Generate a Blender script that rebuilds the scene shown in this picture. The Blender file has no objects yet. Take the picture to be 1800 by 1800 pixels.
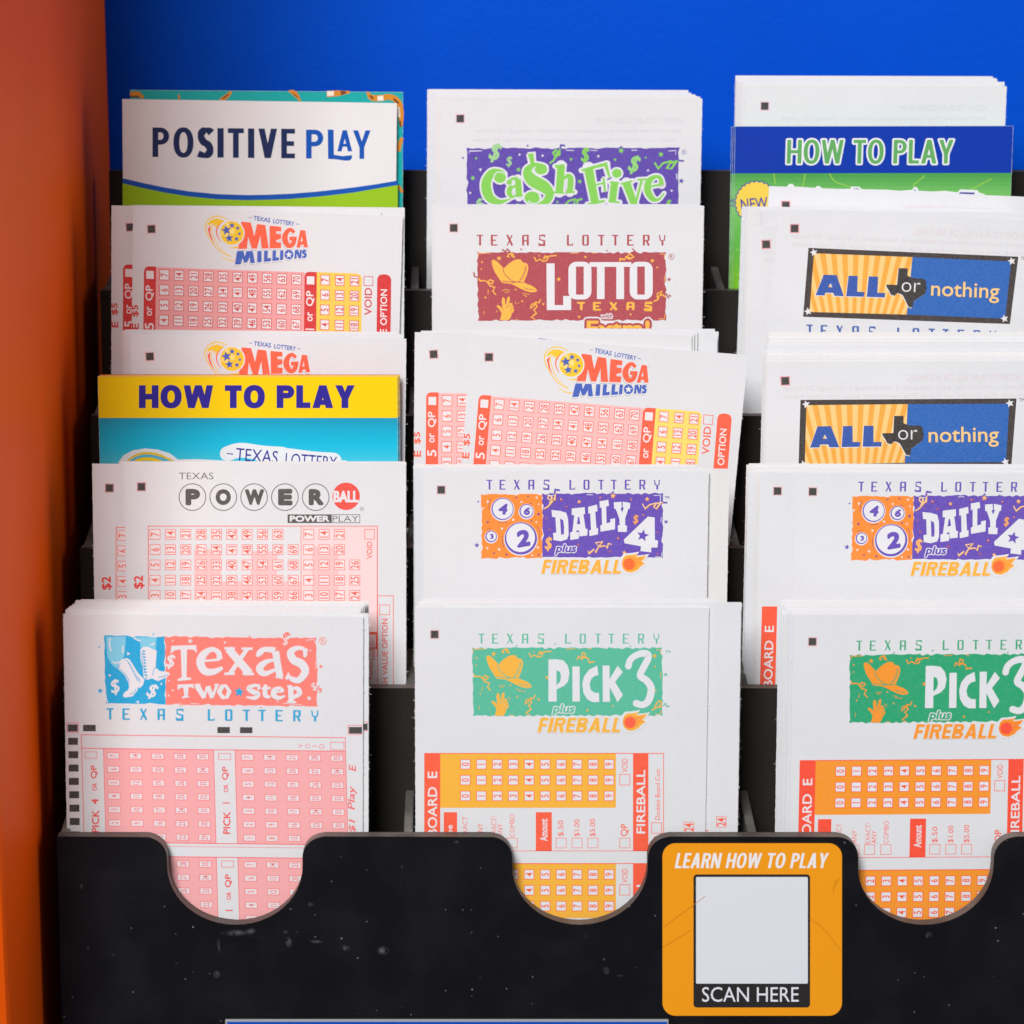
import bpy, math, random
from mathutils import Vector, Matrix
from mathutils.geometry import tessellate_polygon

random.seed(7)
sc = bpy.context.scene
COL = sc.collection
CM = 0.01
F_PX, AX = 5000.0, 815.0            # focal length and principal column in 1800-px photo pixels
PITCH, LEAN = math.radians(15), math.radians(4)
FWD = Vector((0, math.cos(PITCH), -math.sin(PITCH)))
UPV = Vector((0, math.sin(PITCH), math.cos(PITCH)))
CAM = Vector((0, -75.85, 29.9))     # centimetres
DY, DZ = 3.40, 3.31                 # tier step (depth, rise), cm

# ---------------------------------------------------------------- camera
cd = bpy.data.cameras.new('camera')
cam = bpy.data.objects.new('camera', cd); COL.objects.link(cam); sc.camera = cam
cam.location = CAM * CM
cam.rotation_euler = (math.radians(90) - PITCH, 0, 0)
cd.sensor_fit = 'HORIZONTAL'; cd.sensor_width = 36; cd.lens = 36 * F_PX / 1800
cd.shift_x = (900 - AX) / 1800
cd.clip_start, cd.clip_end = 0.02, 20
cd.dof.use_dof = True; cd.dof.focus_distance = 0.85
cd.dof.aperture_fstop = cd.lens / 5.5   # 5.5 mm aperture

# ---------------------------------------------------------------- world, lamp, added fill, exposure
w = bpy.data.worlds.new('World'); sc.world = w; w.use_nodes = True
bg = w.node_tree.nodes['Background']
bg.inputs[0].default_value = (0.93, 0.97, 1.0, 1); bg.inputs[1].default_value = 0.10
def area(name, loc, target, size, energy, color):
    l = bpy.data.lights.new(name, 'AREA'); l.shape = 'RECTANGLE'; l.size, l.size_y = size; l.energy = energy; l.color = color
    o = bpy.data.objects.new(name, l); COL.objects.link(o)
    o.location = Vector(loc) * CM
    o.rotation_euler = ((Vector(target) - Vector(loc)).to_track_quat('-Z', 'Y')).to_euler()
area('ceiling_lamp', (-40, -150, 132), (2, 8, 4), (0.58, 0.9), 49, (1, 0.992, 0.982))
area('panel_fill', (105, 7, 36), (-12, 2, 8), (1.1, 1.1), 5.5, (1, 0.96, 0.9))  # added fill from the right to brighten the orange panel, no known source
sc.view_settings.view_transform = 'Standard'; sc.view_settings.look = 'None'
sc.view_settings.exposure = 0; sc.view_settings.gamma = 1; sc.view_settings.use_curve_mapping = False
sc.cycles.max_bounces = 8

# ---------------------------------------------------------------- materials
def lin(c):
    c /= 255.0
    return c / 12.92 if c <= 0.04045 else ((c + 0.055) / 1.055) ** 2.4
MATS = {}
def nodes_of(m):
    m.use_nodes = True
    return m.node_tree.nodes, m.node_tree.links, m.node_tree.nodes['Principled BSDF']
def ink(col, gloss=False, mott=0.05):
    """printed ink: one colour with the fine mottling of offset printing"""
    key = (col, gloss, mott)
    if key in MATS: return MATS[key]
    m = bpy.data.materials.new('ink_%d_%d_%d' % col); n, l, b = nodes_of(m)
    base = [lin(v)*.95 for v in col]
    tc = n.new('ShaderNodeTexCoord'); ns = n.new('ShaderNodeTexNoise')
    ns.inputs['Scale'].default_value = 2600; ns.inputs['Detail'].default_value = 3
    l.new(tc.outputs['Object'], ns.inputs['Vector'])
    rp = n.new('ShaderNodeMapRange'); rp.inputs['From Min'].default_value = .3; rp.inputs['From Max'].default_value = .75
    l.new(ns.outputs['Fac'], rp.inputs['Value'])
    mx = n.new('ShaderNodeMix'); mx.data_type = 'RGBA'
    mx.inputs['A'].default_value = [*base, 1]
    k = 0.0 if gloss else mott
    mx.inputs['B'].default_value = [v + (0.78 - v) * k * 1.6 for v in base] + [1]
    l.new(rp.outputs['Result'], mx.inputs['Factor']); l.new(mx.outputs['Result'], b.inputs['Base Color'])
    b.inputs['Roughness'].default_value = .34 if gloss else .75
    b.inputs['Specular IOR Level'].default_value = .4 if gloss else .2
    MATS[key] = m; return m
def paper_mat(name, col, rough=.85, bump=.08):
    m = bpy.data.materials.new(name); n, l, b = nodes_of(m)
    tc = n.new('ShaderNodeTexCoord'); ns = n.new('ShaderNodeTexNoise')
    ns.inputs['Scale'].default_value = 900; ns.inputs['Detail'].default_value = 5
    l.new(tc.outputs['Object'], ns.inputs['Vector'])
    n2 = n.new('ShaderNodeTexNoise'); n2.inputs['Scale'].default_value = 40; n2.inputs['Detail'].default_value = 4
    l.new(tc.outputs['Object'], n2.inputs['Vector'])
    ad = n.new('ShaderNodeMath'); ad.operation = 'ADD'; l.new(ns.outputs['Fac'], ad.inputs[0]); l.new(n2.outputs['Fac'], ad.inputs[1])
    rp = n.new('ShaderNodeMapRange'); rp.inputs['From Min'].default_value = .7; rp.inputs['From Max'].default_value = 1.3
    l.new(ad.outputs[0], rp.inputs['Value'])
    mx = n.new('ShaderNodeMix'); mx.data_type = 'RGBA'
    mx.inputs['A'].default_value = [v * .955 for v in col] + [1]; mx.inputs['B'].default_value = [*col, 1]
    l.new(rp.outputs['Result'], mx.inputs['Factor']); l.new(mx.outputs['Result'], b.inputs['Base Color'])
    bp = n.new('ShaderNodeBump'); bp.inputs['Strength'].default_value = bump; bp.inputs['Distance'].default_value = .0002
    l.new(ns.outputs['Fac'], bp.inputs['Height']); l.new(bp.outputs[0], b.inputs['Normal'])
    b.inputs['Roughness'].default_value = rough; b.inputs['Specular IOR Level'].default_value = .2
    return m
PAPER = paper_mat('white_paper', (.735, .742, .768))
PAPER_WARM = paper_mat('white_paper_warm', (.75, .742, .74))
PAPER_COOL = paper_mat('white_paper_cool', (.70, .715, .75))
EDGE = paper_mat('paper_edge_lit', (.94, .935, .925))  # light catching the sheet edges, put into a paler colour than the faces
def paint(name, col, rough, scale, bump, spec=.4, vary=.06):
    m = bpy.data.materials.new(name); n, l, b = nodes_of(m)
    tc = n.new('ShaderNodeTexCoord'); ns = n.new('ShaderNodeTexNoise')
    ns.inputs['Scale'].default_value = scale; ns.inputs['Detail'].default_value = 4
    l.new(tc.outputs['Object'], ns.inputs['Vector'])
    n2 = n.new('ShaderNodeTexNoise'); n2.inputs['Scale'].default_value = 18; n2.inputs['Detail'].default_value = 6
    l.new(tc.outputs['Object'], n2.inputs['Vector'])
    mx = n.new('ShaderNodeMix'); mx.data_type = 'RGBA'
    mx.inputs['A'].default_value = [v * (1 - vary) for v in col] + [1]; mx.inputs['B'].default_value = [min(1, v * (1 + vary)) for v in col] + [1]
    l.new(n2.outputs['Fac'], mx.inputs['Factor']); l.new(mx.outputs['Result'], b.inputs['Base Color'])
    bp = n.new('ShaderNodeBump'); bp.inputs['Strength'].default_value = bump; bp.inputs['Distance'].default_value = .0006
    l.new(ns.outputs['Fac'], bp.inputs['Height']); l.new(bp.outputs[0], b.inputs['Normal'])
    b.inputs['Roughness'].default_value = rough; b.inputs['Specular IOR Level'].default_value = spec
    return m
BLUE_WALL = paint('blue_wall_paint', (.0005, .078, .62), .5, 400, .32, spec=.06, vary=.13)
ORANGE = paint('orange_laminate', (.95, .110, .002), .5, 500, .08, spec=.05, vary=.10)
def black_plastic(name, base, dust, smudges=(), film=.015):
    """black acrylic with dust specks, fine scratches and wiped smudges at given (x, z) spots in metres"""
    m = bpy.data.materials.new(name); n, l, b = nodes_of(m)
    tc = n.new('ShaderNodeTexCoord')
    def math_(op, a, c):
        q = n.new('ShaderNodeMath'); q.operation = op
        for i, v in enumerate((a, c)):
            if isinstance(v, (int, float)): q.inputs[i].default_value = v
            else: l.new(v, q.inputs[i])
        return q.outputs[0]
    def ramp(v, a, c):
        r = n.new('ShaderNodeMapRange'); r.inputs['From Min'].default_value = a; r.inputs['From Max'].default_value = c
        l.new(v, r.inputs['Value']); return r.outputs['Result']
    vo = n.new('ShaderNodeTexVoronoi'); vo.inputs['Scale'].default_value = 400
    l.new(tc.outputs['Object'], vo.inputs['Vector'])
    sp = ramp(vo.outputs['Distance'], .13, .05)
    sel = n.new('ShaderNodeSeparateColor'); l.new(vo.outputs['Color'], sel.inputs[0])
    specks = math_('MULTIPLY', sp, math_('POWER', ramp(sel.outputs[0], .80, 1.0), 1.6))
    vo2 = n.new('ShaderNodeTexVoronoi'); vo2.inputs['Scale'].default_value = 150
    l.new(tc.outputs['Object'], vo2.inputs['Vector'])
    sel2 = n.new('ShaderNodeSeparateColor'); l.new(vo2.outputs['Color'], sel2.inputs[0])
    specks = math_('MAXIMUM', specks, math_('MULTIPLY', ramp(vo2.outputs['Distance'], .05, .025), math_('MULTIPLY', ramp(sel2.outputs[1], .86, .98), .55)))
    ns = n.new('ShaderNodeTexNoise'); ns.inputs['Scale'].default_value = 55; ns.inputs['Detail'].default_value = 8
    l.new(tc.outputs['Object'], ns.inputs['Vector'])
    haze_ = math_('MULTIPLY', ramp(ns.outputs['Fac'], .45, .9), film)
    mp = n.new('ShaderNodeMapping'); mp.inputs['Rotation'].default_value = (0, math.radians(35), 0); mp.inputs['Scale'].default_value = (20, 20, 900)
    l.new(tc.outputs['Object'], mp.inputs['Vector'])
    sn = n.new('ShaderNodeTexNoise'); sn.inputs['Scale'].default_value = 1.0; sn.inputs['Detail'].default_value = 1
    l.new(mp.outputs[0], sn.inputs['Vector'])
    scr = math_('MULTIPLY', ramp(sn.outputs['Fac'], .76, .84), .08)
    tot = math_('ADD', math_('ADD', math_('MULTIPLY', specks, .55), haze_), scr)
    if smudges:
        sx = n.new('ShaderNodeSeparateXYZ'); l.new(tc.outputs['Object'], sx.inputs[0])
        n3 = n.new('ShaderNodeTexNoise'); n3.inputs['Scale'].default_value = 520; n3.inputs['Detail'].default_value = 7
        l.new(tc.outputs['Object'], n3.inputs['Vector'])
        n4 = n.new('ShaderNodeTexNoise'); n4.inputs['Scale'].default_value = 260; n4.inputs['Detail'].default_value = 5
        l.new(tc.outputs['Object'], n4.inputs['Vector'])
        wob = math_('MULTIPLY', math_('SUBTRACT', n4.outputs['Fac'], .5), 3.4)
        for (x, z, rx, rz, s) in smudges:
            dx = math_('DIVIDE', math_('SUBTRACT', sx.outputs[0], x), rx); dz = math_('DIVIDE', math_('SUBTRACT', sx.outputs[2], z), rz)
            r = math_('ADD', math_('SQRT', math_('ADD', math_('MULTIPLY', dx, dx), math_('MULTIPLY', dz, dz)), 0), wob)
            msk = math_('MULTIPLY', ramp(r, 1.1, .2), math_('MULTIPLY', ramp(n3.outputs['Fac'], .36, .72), s))
            tot = math_('ADD', tot, msk)
    mx = n.new('ShaderNodeMix'); mx.data_type = 'RGBA'; mx.clamp_factor = True
    mx.inputs['A'].default_value = [*base, 1]; mx.inputs['B'].default_value = [*dust, 1]
    l.new(tot, mx.inputs['Factor']); l.new(mx.outputs['Result'], b.inputs['Base Color'])
    b.inputs['Specular IOR Level'].default_value = .13
    ro = n.new('ShaderNodeMapRange'); ro.inputs['To Min'].default_value = .32; ro.inputs['To Max'].default_value = .6
    l.new(ns.outputs['Fac'], ro.inputs['Value']); l.new(ro.outputs['Result'], b.inputs['Roughness'])
    return m

# ---------------------------------------------------------------- projection and object helpers
def ray(px, py):
    return FWD + Vector(((px - AX) / F_PX, 0, 0)) + UPV * ((900 - py) / F_PX)
def on_plane(px, py, k, b):
    """the point (cm) where pixel px, py meets the leaning sheet plane at depth b behind the front of tier k"""
    nrm = Vector((0, -math.cos(LEAN), math.sin(LEAN))); P = Vector((0, k * DY + b, k * DZ)); d = ray(px, py)
    return CAM + d * ((P - CAM).dot(nrm) / d.dot(nrm))
def sheet_matrix(px, py, k, b, phi):
    o = on_plane(px, py, k, b); a = math.radians(phi)
    X, Y = Vector((1, 0, 0)), Vector((0, math.sin(LEAN), math.cos(LEAN)))
    N = Vector((0, -math.cos(LEAN), math.sin(LEAN)))
    x = X * math.cos(a) - Y * math.sin(a); y = X * math.sin(a) + Y * math.cos(a)
    M = Matrix.Identity(4)
    for i in range(3): M[i][0], M[i][1], M[i][2], M[i][3] = x[i], y[i], N[i], o[i]
    return M
def place(o, M):
    M = M.copy()
    for i in range(3): M[i][3] *= CM
    o.matrix_world = M
def tag(o, label=None, cat=None, group=None, kind=None):
    for k_, v in (('label', label), ('category', cat), ('group', group), ('kind', kind)):
        if v: o[k_] = v
    return o
def link(name, me, parent=None):
    o = bpy.data.objects.new(name, me); COL.objects.link(o)
    if parent: o.parent = parent
    return o
def empty(name, loc=(0, 0, 0)):
    o = link(name, None); o.empty_display_size = .02; o.location = loc
    return o
def mesh(name, verts, faces, mats, mi=None, parent=None, smooth=False):
    me = bpy.data.meshes.new(name); me.from_pydata([tuple(v) for v in verts], [], faces)
    for m in mats: me.materials.append(m)
    if mi: me.polygons.foreach_set('material_index', mi)
    if smooth: me.polygons.foreach_set('use_smooth', [True] * len(me.polygons))
    me.update()
    return link(name, me, parent)
def bevel(o, width, seg=3):
    md = o.modifiers.new('bevel', 'BEVEL'); md.width = width; md.segments = seg; md.limit_method = 'ANGLE'; md.angle_limit = math.radians(40)
    return o
def box(name, lo, hi, mat, parent=None, bev=0):
    (a, b, c), (d, e, f) = lo, hi
    v = [Vector(p) * CM for p in ((a,b,c),(d,b,c),(d,e,c),(a,e,c),(a,b,f),(d,b,f),(d,e,f),(a,e,f))]
    o = mesh(name, v, [(0,3,2,1),(4,5,6,7),(0,1,5,4),(1,2,6,5),(2,3,7,6),(3,0,4,7)], [mat], parent=parent)
    return bevel(o, bev * CM) if bev else o

# ---------------------------------------------------------------- print shop: flat inks laid on a sheet
_TXT = {}
def text_mesh(s, bold=0.0, shear=0.0, spacing=1.0):
    key = (s, round(bold, 4), shear, spacing)
    if key not in _TXT:
        c = bpy.data.curves.new('lettering', 'FONT'); c.body = s; c.offset = bold; c.shear = shear; c.space_character = spacing
        c.resolution_u = 4 if len(s) < 4 else 3
        o = bpy.data.objects.new('lettering', c); me = o.to_mesh()
        _TXT[key] = ([(v.co.x, v.co.y) for v in me.vertices], [tuple(p.vertices) for p in me.polygons])
        o.to_mesh_clear(); bpy.data.objects.remove(o); bpy.data.curves.remove(c)
    return _TXT[key]
def smooth_path(pts, n=6):
    """Catmull-Rom through points (x, y, width)"""
    P = [pts[0]] + list(pts) + [pts[-1]]; out = []
    for i in range(1, len(P) - 2):
        for j in range(n):
            t = j / n; a, b, c, d = P[i-1], P[i], P[i+1], P[i+2]
            out.append(tuple(.5 * (2*b[q] + (c[q]-a[q])*t + (2*a[q]-5*b[q]+4*c[q]-d[q])*t*t + (3*b[q]-a[q]-3*c[q]+d[q])*t**3) for q in range(len(b))))
    return out + [tuple(pts[-1])]
def clip_convex(poly, win):
    """the part of poly inside the convex window win"""
    def area2(p): return sum(p[i][0]*p[(i+1) % len(p)][1] - p[(i+1) % len(p)][0]*p[i][1] for i in range(len(p)))
    sgn = 1 if area2(win) > 0 else -1
    for i in range(len(win)):
        (ax, ay), (bx, by) = win[i], win[(i+1) % len(win)]
        f = lambda p: sgn * ((bx-ax)*(p[1]-ay) - (by-ay)*(p[0]-ax))
        out = []
        for j in range(len(poly)):
            p, q = poly[j], poly[(j+1) % len(poly)]; fp, fq = f(p), f(q)
            if fp >= 0: out.append(p)
            if (fp >= 0) != (fq >= 0):
                t = fp / (fp - fq); out.append((p[0]+(q[0]-p[0])*t, p[1]+(q[1]-p[1])*t))
        poly = out
        if len(poly) < 3: return []
    return poly
DZP = 0.00015                          # cm between ink layers
class Canvas:
    """Ink drawn in photo pixels of one exemplar sheet; unprojected on that sheet's plane into sheet coordinates."""
    def __init__(s, px, py, k, b, phi, gloss=False):
        s.k, s.b = k, b; s.place = (px, py, k, b, phi)
        s.Mi = sheet_matrix(px, py, k, b, phi).inverted(); s.z = 0; s.parts = {}; s.order = []; s.gloss = gloss; s.crop(0, 0, 1); s.part('logo'); s.mott = .05; s.thick = .03
    def crop(s, x0, y0, sc_, dx=0, dy=0):
        s.c = (x0, y0, sc_, dx, dy); return s
    def part(s, name):
        s.cur = name; s.z = 0
        if name not in s.parts: s.parts[name] = ([], [], [], []); s.order.append(name)
        return s
    def pt(s, x, y):
        x0, y0, sc_, dx, dy = s.c
        v = s.Mi @ on_plane(x0 + (x + dx) / sc_, y0 + (y + dy) / sc_, s.k, s.b)
        return v.x, v.y
    def raw(s, pts, faces, col, dz=0.0):
        V, F, C, _ = s.parts[s.cur]; n = len(V)
        for p in pts: V.append((*s.pt(*p), s.thick / 2 + (s.z + 1 + dz) * DZP))
        for f in faces:
            a, b_, c = V[n+f[0]], V[n+f[1]], V[n+f[2]]
            if (b_[0]-a[0])*(c[1]-a[1]) - (b_[1]-a[1])*(c[0]-a[0]) < 0: f = tuple(reversed(f))
            F.append(tuple(n+i for i in f)); C.append((col, s.gloss, s.mott))
    def up(s, n=1): s.z += n; return s
    def poly(s, col, pts, *holes, same=False, dz=0):
        if not same: s.up()
        loops = [list(pts)] + [list(h) for h in holes]
        tris = tessellate_polygon([[Vector((p[0], p[1], 0)) for p in lp] for lp in loops])
        s.raw([p for lp in loops for p in lp], tris, col, dz); return s
    def rect(s, col, x0, y0, x1, y1, same=False, dz=0): return s.poly(col, [(x0,y0),(x1,y0),(x1,y1),(x0,y1)], same=same, dz=dz)
    def frame(s, col, x0, y0, x1, y1, t, same=False, dz=0):
        return s.poly(col, [(x0,y0),(x1,y0),(x1,y1),(x0,y1)], [(x0+t,y0+t),(x1-t,y0+t),(x1-t,y1-t),(x0+t,y1-t)], same=same, dz=dz)
    def rrect_pts(s, x0, y0, x1, y1, r, n=6):
        out = []
        for cx, cy, a0 in ((x1-r,y0+r,-90),(x1-r,y1-r,0),(x0+r,y1-r,90),(x0+r,y0+r,180)):
            for i in range(n+1):
                a = math.radians(a0 + 90*i/n); out.append((cx+r*math.cos(a), cy+r*math.sin(a)))
        return out
    def ell_pts(s, cx, cy, rx, ry=None, n=32):
        ry = ry or rx
        return [(cx+rx*math.cos(i*2*math.pi/n), cy+ry*math.sin(i*2*math.pi/n)) for i in range(n)]
    def ell(s, col, cx, cy, rx, ry=None, same=False, dz=0): return s.poly(col, s.ell_pts(cx, cy, rx, ry), same=same, dz=dz)
    def ring(s, col, cx, cy, r, t, same=False): return s.poly(col, s.ell_pts(cx, cy, r), s.ell_pts(cx, cy, r-t), same=same)
    def star(s, col, cx, cy, r, rot=0, k=.42, same=False, n=5):
        return s.poly(col, [(cx+(r if i % 2 == 0 else r*k)*math.sin(math.radians(rot)+i*math.pi/n), cy-(r if i % 2 == 0 else r*k)*math.cos(math.radians(rot)+i*math.pi/n)) for i in range(2*n)], same=same)
    def tri(s, col, cx, cy, r, rot=0, same=False):
        return s.poly(col, [(cx+r*math.cos(rot+a), cy+r*math.sin(rot+a)) for a in (0, 2.1, 4.2)], same=same)
    def stroke(s, col, pts, wd=None, grow=0, caps=False, smooth=True, same=False, dz=0):
        """a ribbon through points (x, y[, width])"""
        if not same: s.up()
        P = [(p[0], p[1], (p[2] if len(p) > 2 else wd) + grow) for p in pts]
        if smooth and len(P) > 2: P = smooth_path(P)
        L, R = [], []
        for i, p in enumerate(P):
            a, b = P[max(0, i-1)], P[min(len(P)-1, i+1)]
            dx, dy = b[0]-a[0], b[1]-a[1]; d = math.hypot(dx, dy) or 1; nx, ny = -dy/d, dx/d; m = 1.0
            if 0 < i < len(P)-1:
                e = (p[0]-a[0], p[1]-a[1]); g = math.hypot(*e) or 1
                m = min(1.6, 1/max(.3, abs((e[0]*dx+e[1]*dy)/(g*d))))
            h = max(.3, p[2])/2*m
            L.append((p[0]+nx*h, p[1]+ny*h)); R.append((p[0]-nx*h, p[1]-ny*h))
        for i in range(len(P)-1):
            s.raw([L[i], L[i+1], R[i+1], R[i]], [(0,1,2,3)], col, dz + .12*(i % 3))
        if caps:
            for j, q in enumerate((P[0], P[-1])): s.poly(col, s.ell_pts(q[0], q[1], q[2]/2, n=16), same=True, dz=dz+.4+.1*j)
        return s
    def text(s, t, cx, cy, w, h, col, bold=0.0, shear=0, rot=0, spacing=1.0, outlines=(), same=False, flip=False, cond=.8):
        """t centred at cx, cy; w x h is the size of its ink box before turning by rot degrees (90 reads upwards).
        bold and the outlines' widths are in font units and grow the letters by ribbons along their contours"""
        fat = max(0.0, bold - .006) if bold >= .02 else 0.0
        V, F = text_mesh(t, 0.0 if fat else bold, shear, spacing)
        x0, x1 = min(v[0] for v in V), max(v[0] for v in V); y0, y1 = min(v[1] for v in V), max(v[1] for v in V)
        sy = h/(y1-y0+2*fat); sx = w/(x1-x0+2*fat) if w else sy*cond
        a = math.radians(rot); ca, sa = math.cos(a), math.sin(a)
        def tr(v):
            x, y = (v[0]-(x0+x1)/2)*sx, -(v[1]-(y0+y1)/2)*sy
            if flip: x = -x
            return cx + x*ca + y*sa, cy - x*sa + y*ca
        def contour(c2, hw, lift):
            m = math.hypot(sx, sy)/1.414; ex, ey = hw*min(sx, m*1.15), hw*min(sy, m*1.15); cnt = {}
            for f in F:
                for i in range(len(f)):
                    e = (f[i], f[(i+1) % len(f)]); k = (min(e), max(e)); cnt[k] = cnt.get(k, 0) + 1
            n = 0
            for (i, j), q in cnt.items():
                if q > 1: continue
                p, r = Vector(((V[i][0]-x0)*sx, (V[i][1]-y0)*sy)), Vector(((V[j][0]-x0)*sx, (V[j][1]-y0)*sy)); d = r - p
                if d.length < 1e-6: continue
                d.normalize(); pts = []
                a0 = math.atan2(d.y, d.x); o = math.sqrt(ex*ey)
                for base, st in ((r, -90), (p, 90)):
                    for g in range(4):
                        an = a0 + math.radians(st + 60*g); pts.append((base.x + o*math.cos(an), base.y + o*math.sin(an)))
                s.raw([tr((x/sx + x0, y/sy + y0)) for x, y in pts], [tuple(range(8))], c2, lift + .1*(n % 9)); n += 1
        for c2, extra in outlines:
            s.up(2); s.raw([tr(v) for v in V], F, c2, -.1); contour(c2, fat + extra, 0)
        if not same: s.up(2)
        s.raw([tr(v) for v in V], F, col, .7)
        if fat: contour(col, fat, -.25)
        return s
    def rough(s, col, pts, amp, step=30, seed=1):
        """a box with a torn, wavy outline"""
        r = random.Random(seed); out = []
        for i in range(len(pts)):
            (ax, ay), (bx, by) = pts[i], pts[(i+1) % len(pts)]
            d = math.hypot(bx-ax, by-ay); n = max(2, int(d/step)); nx, ny = (by-ay)/d, -(bx-ax)/d; out.append((ax, ay))
            for j in range(1, n):
                t = (j + r.uniform(-.3, .3))/n; o = -amp*r.uniform(-.1, 1.0) if j % 2 else amp*r.uniform(-.4, .35)
                out.append((ax+(bx-ax)*t + nx*o, ay+(by-ay)*t + ny*o))
        return s.poly(col, out)
    def finish(s, root):
        for name in s.order:
            V, F, C, _ = s.parts[name]
            if not F: continue
            cols = []; mi = []
            for c in C:
                if c not in cols: cols.append(c)
                mi.append(cols.index(c))
            mesh(name.split('#')[0], [(v[0]*CM, v[1]*CM, v[2]*CM) for v in V], F, [ink(*c) for c in cols], mi, parent=root)

# squarish display lettering, drawn with strokes in a unit box (y down); second number of each stroke: 1 thick, 0 thin
GLYPH = {
 'T': [([(0,.05),(1,.05)],0), ([(.55,0),(.55,1)],1)],
 'E': [([(.02,.05),(1,.05)],0), ([(.12,0),(.12,1)],1), ([(.1,.5),(.75,.5)],0), ([(.1,.95),(1,.95)],0)],
 'X': [([(.12,0),(.9,1)],1), ([(.88,0),(.1,1)],0), ([(0,.05),(.3,.05)],0)],
 'A': [([(.12,1),(.12,.05)],1), ([(.06,.05),(.85,.05)],0), ([(.86,0),(.86,1)],1), ([(.12,.56),(.86,.56)],0)],
 'S': [([(.95,.22),(.95,.05),(.12,.05),(.12,.42),(.85,.56)],0), ([(.86,.5),(.86,.95),(.05,.95),(.05,.78)],1)],
 'L': [([(.18,0),(.18,1)],1), ([(.1,.95),(.92,.95),(.92,.78)],0)],
 'O': [([(.12,.08),(.12,.92)],1), ([(.86,.08),(.86,.92)],1), ([(.06,.05),(.92,.05)],0), ([(.06,.95),(.92,.95)],0)],
 'R': [([(.12,1),(.12,.0)],1), ([(.06,.05),(.85,.05)],0), ([(.86,.02),(.86,.5)],1), ([(.1,.54),(.9,.54)],0), ([(.55,.54),(.9,1)],1)],
 'Y': [([(.08,0),(.2,.5),(.55,.56)],0), ([(.92,0),(.86,.5),(.5,.56)],0), ([(.55,.52),(.55,1)],1)],
}
def glyph(c, ch, x, y, w, h, col, thick, thin, slope=0):
    for i, (pts, heavy) in enumerate(GLYPH[ch]):
        c.stroke(col, [(x+p[0]*w, y+p[1]*h+slope*p[0]*w) for p in pts], thick if heavy else thin, smooth=False, same=True, dz=.35*i)
def header(c, x, y, total, h, col, thick=15, thin=9, slope=0.0):
    c.up(2)
    for ch, o in zip('TEXASLOTTERY', (0,115,237,362,492,713,837,960,1070,1192,1317,1442)):
        xo = o/1492*total; glyph(c, ch, x+xo, y+slope*xo, total*50/1492, h, col, thick, thin, slope)
    c.up(2)
def registered(c, x, y, r, col, t='R'):
    c.ring(col, x, y, r, r*.14); c.text(t, x, y, r*.8, r*1.0, col, same=True)
BLK = (62, 58, 57)
def corner_mark(c, x, y, frame=(240, 175, 185)):
    c.part('corner_mark').crop(0, 0, 1); c.frame(frame, x-8.2, y-8.2, x+8.2, y+8.2, 1.2); c.rect(BLK, x-6.6, y-6.6, x+6.6, y+6.6)

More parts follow.
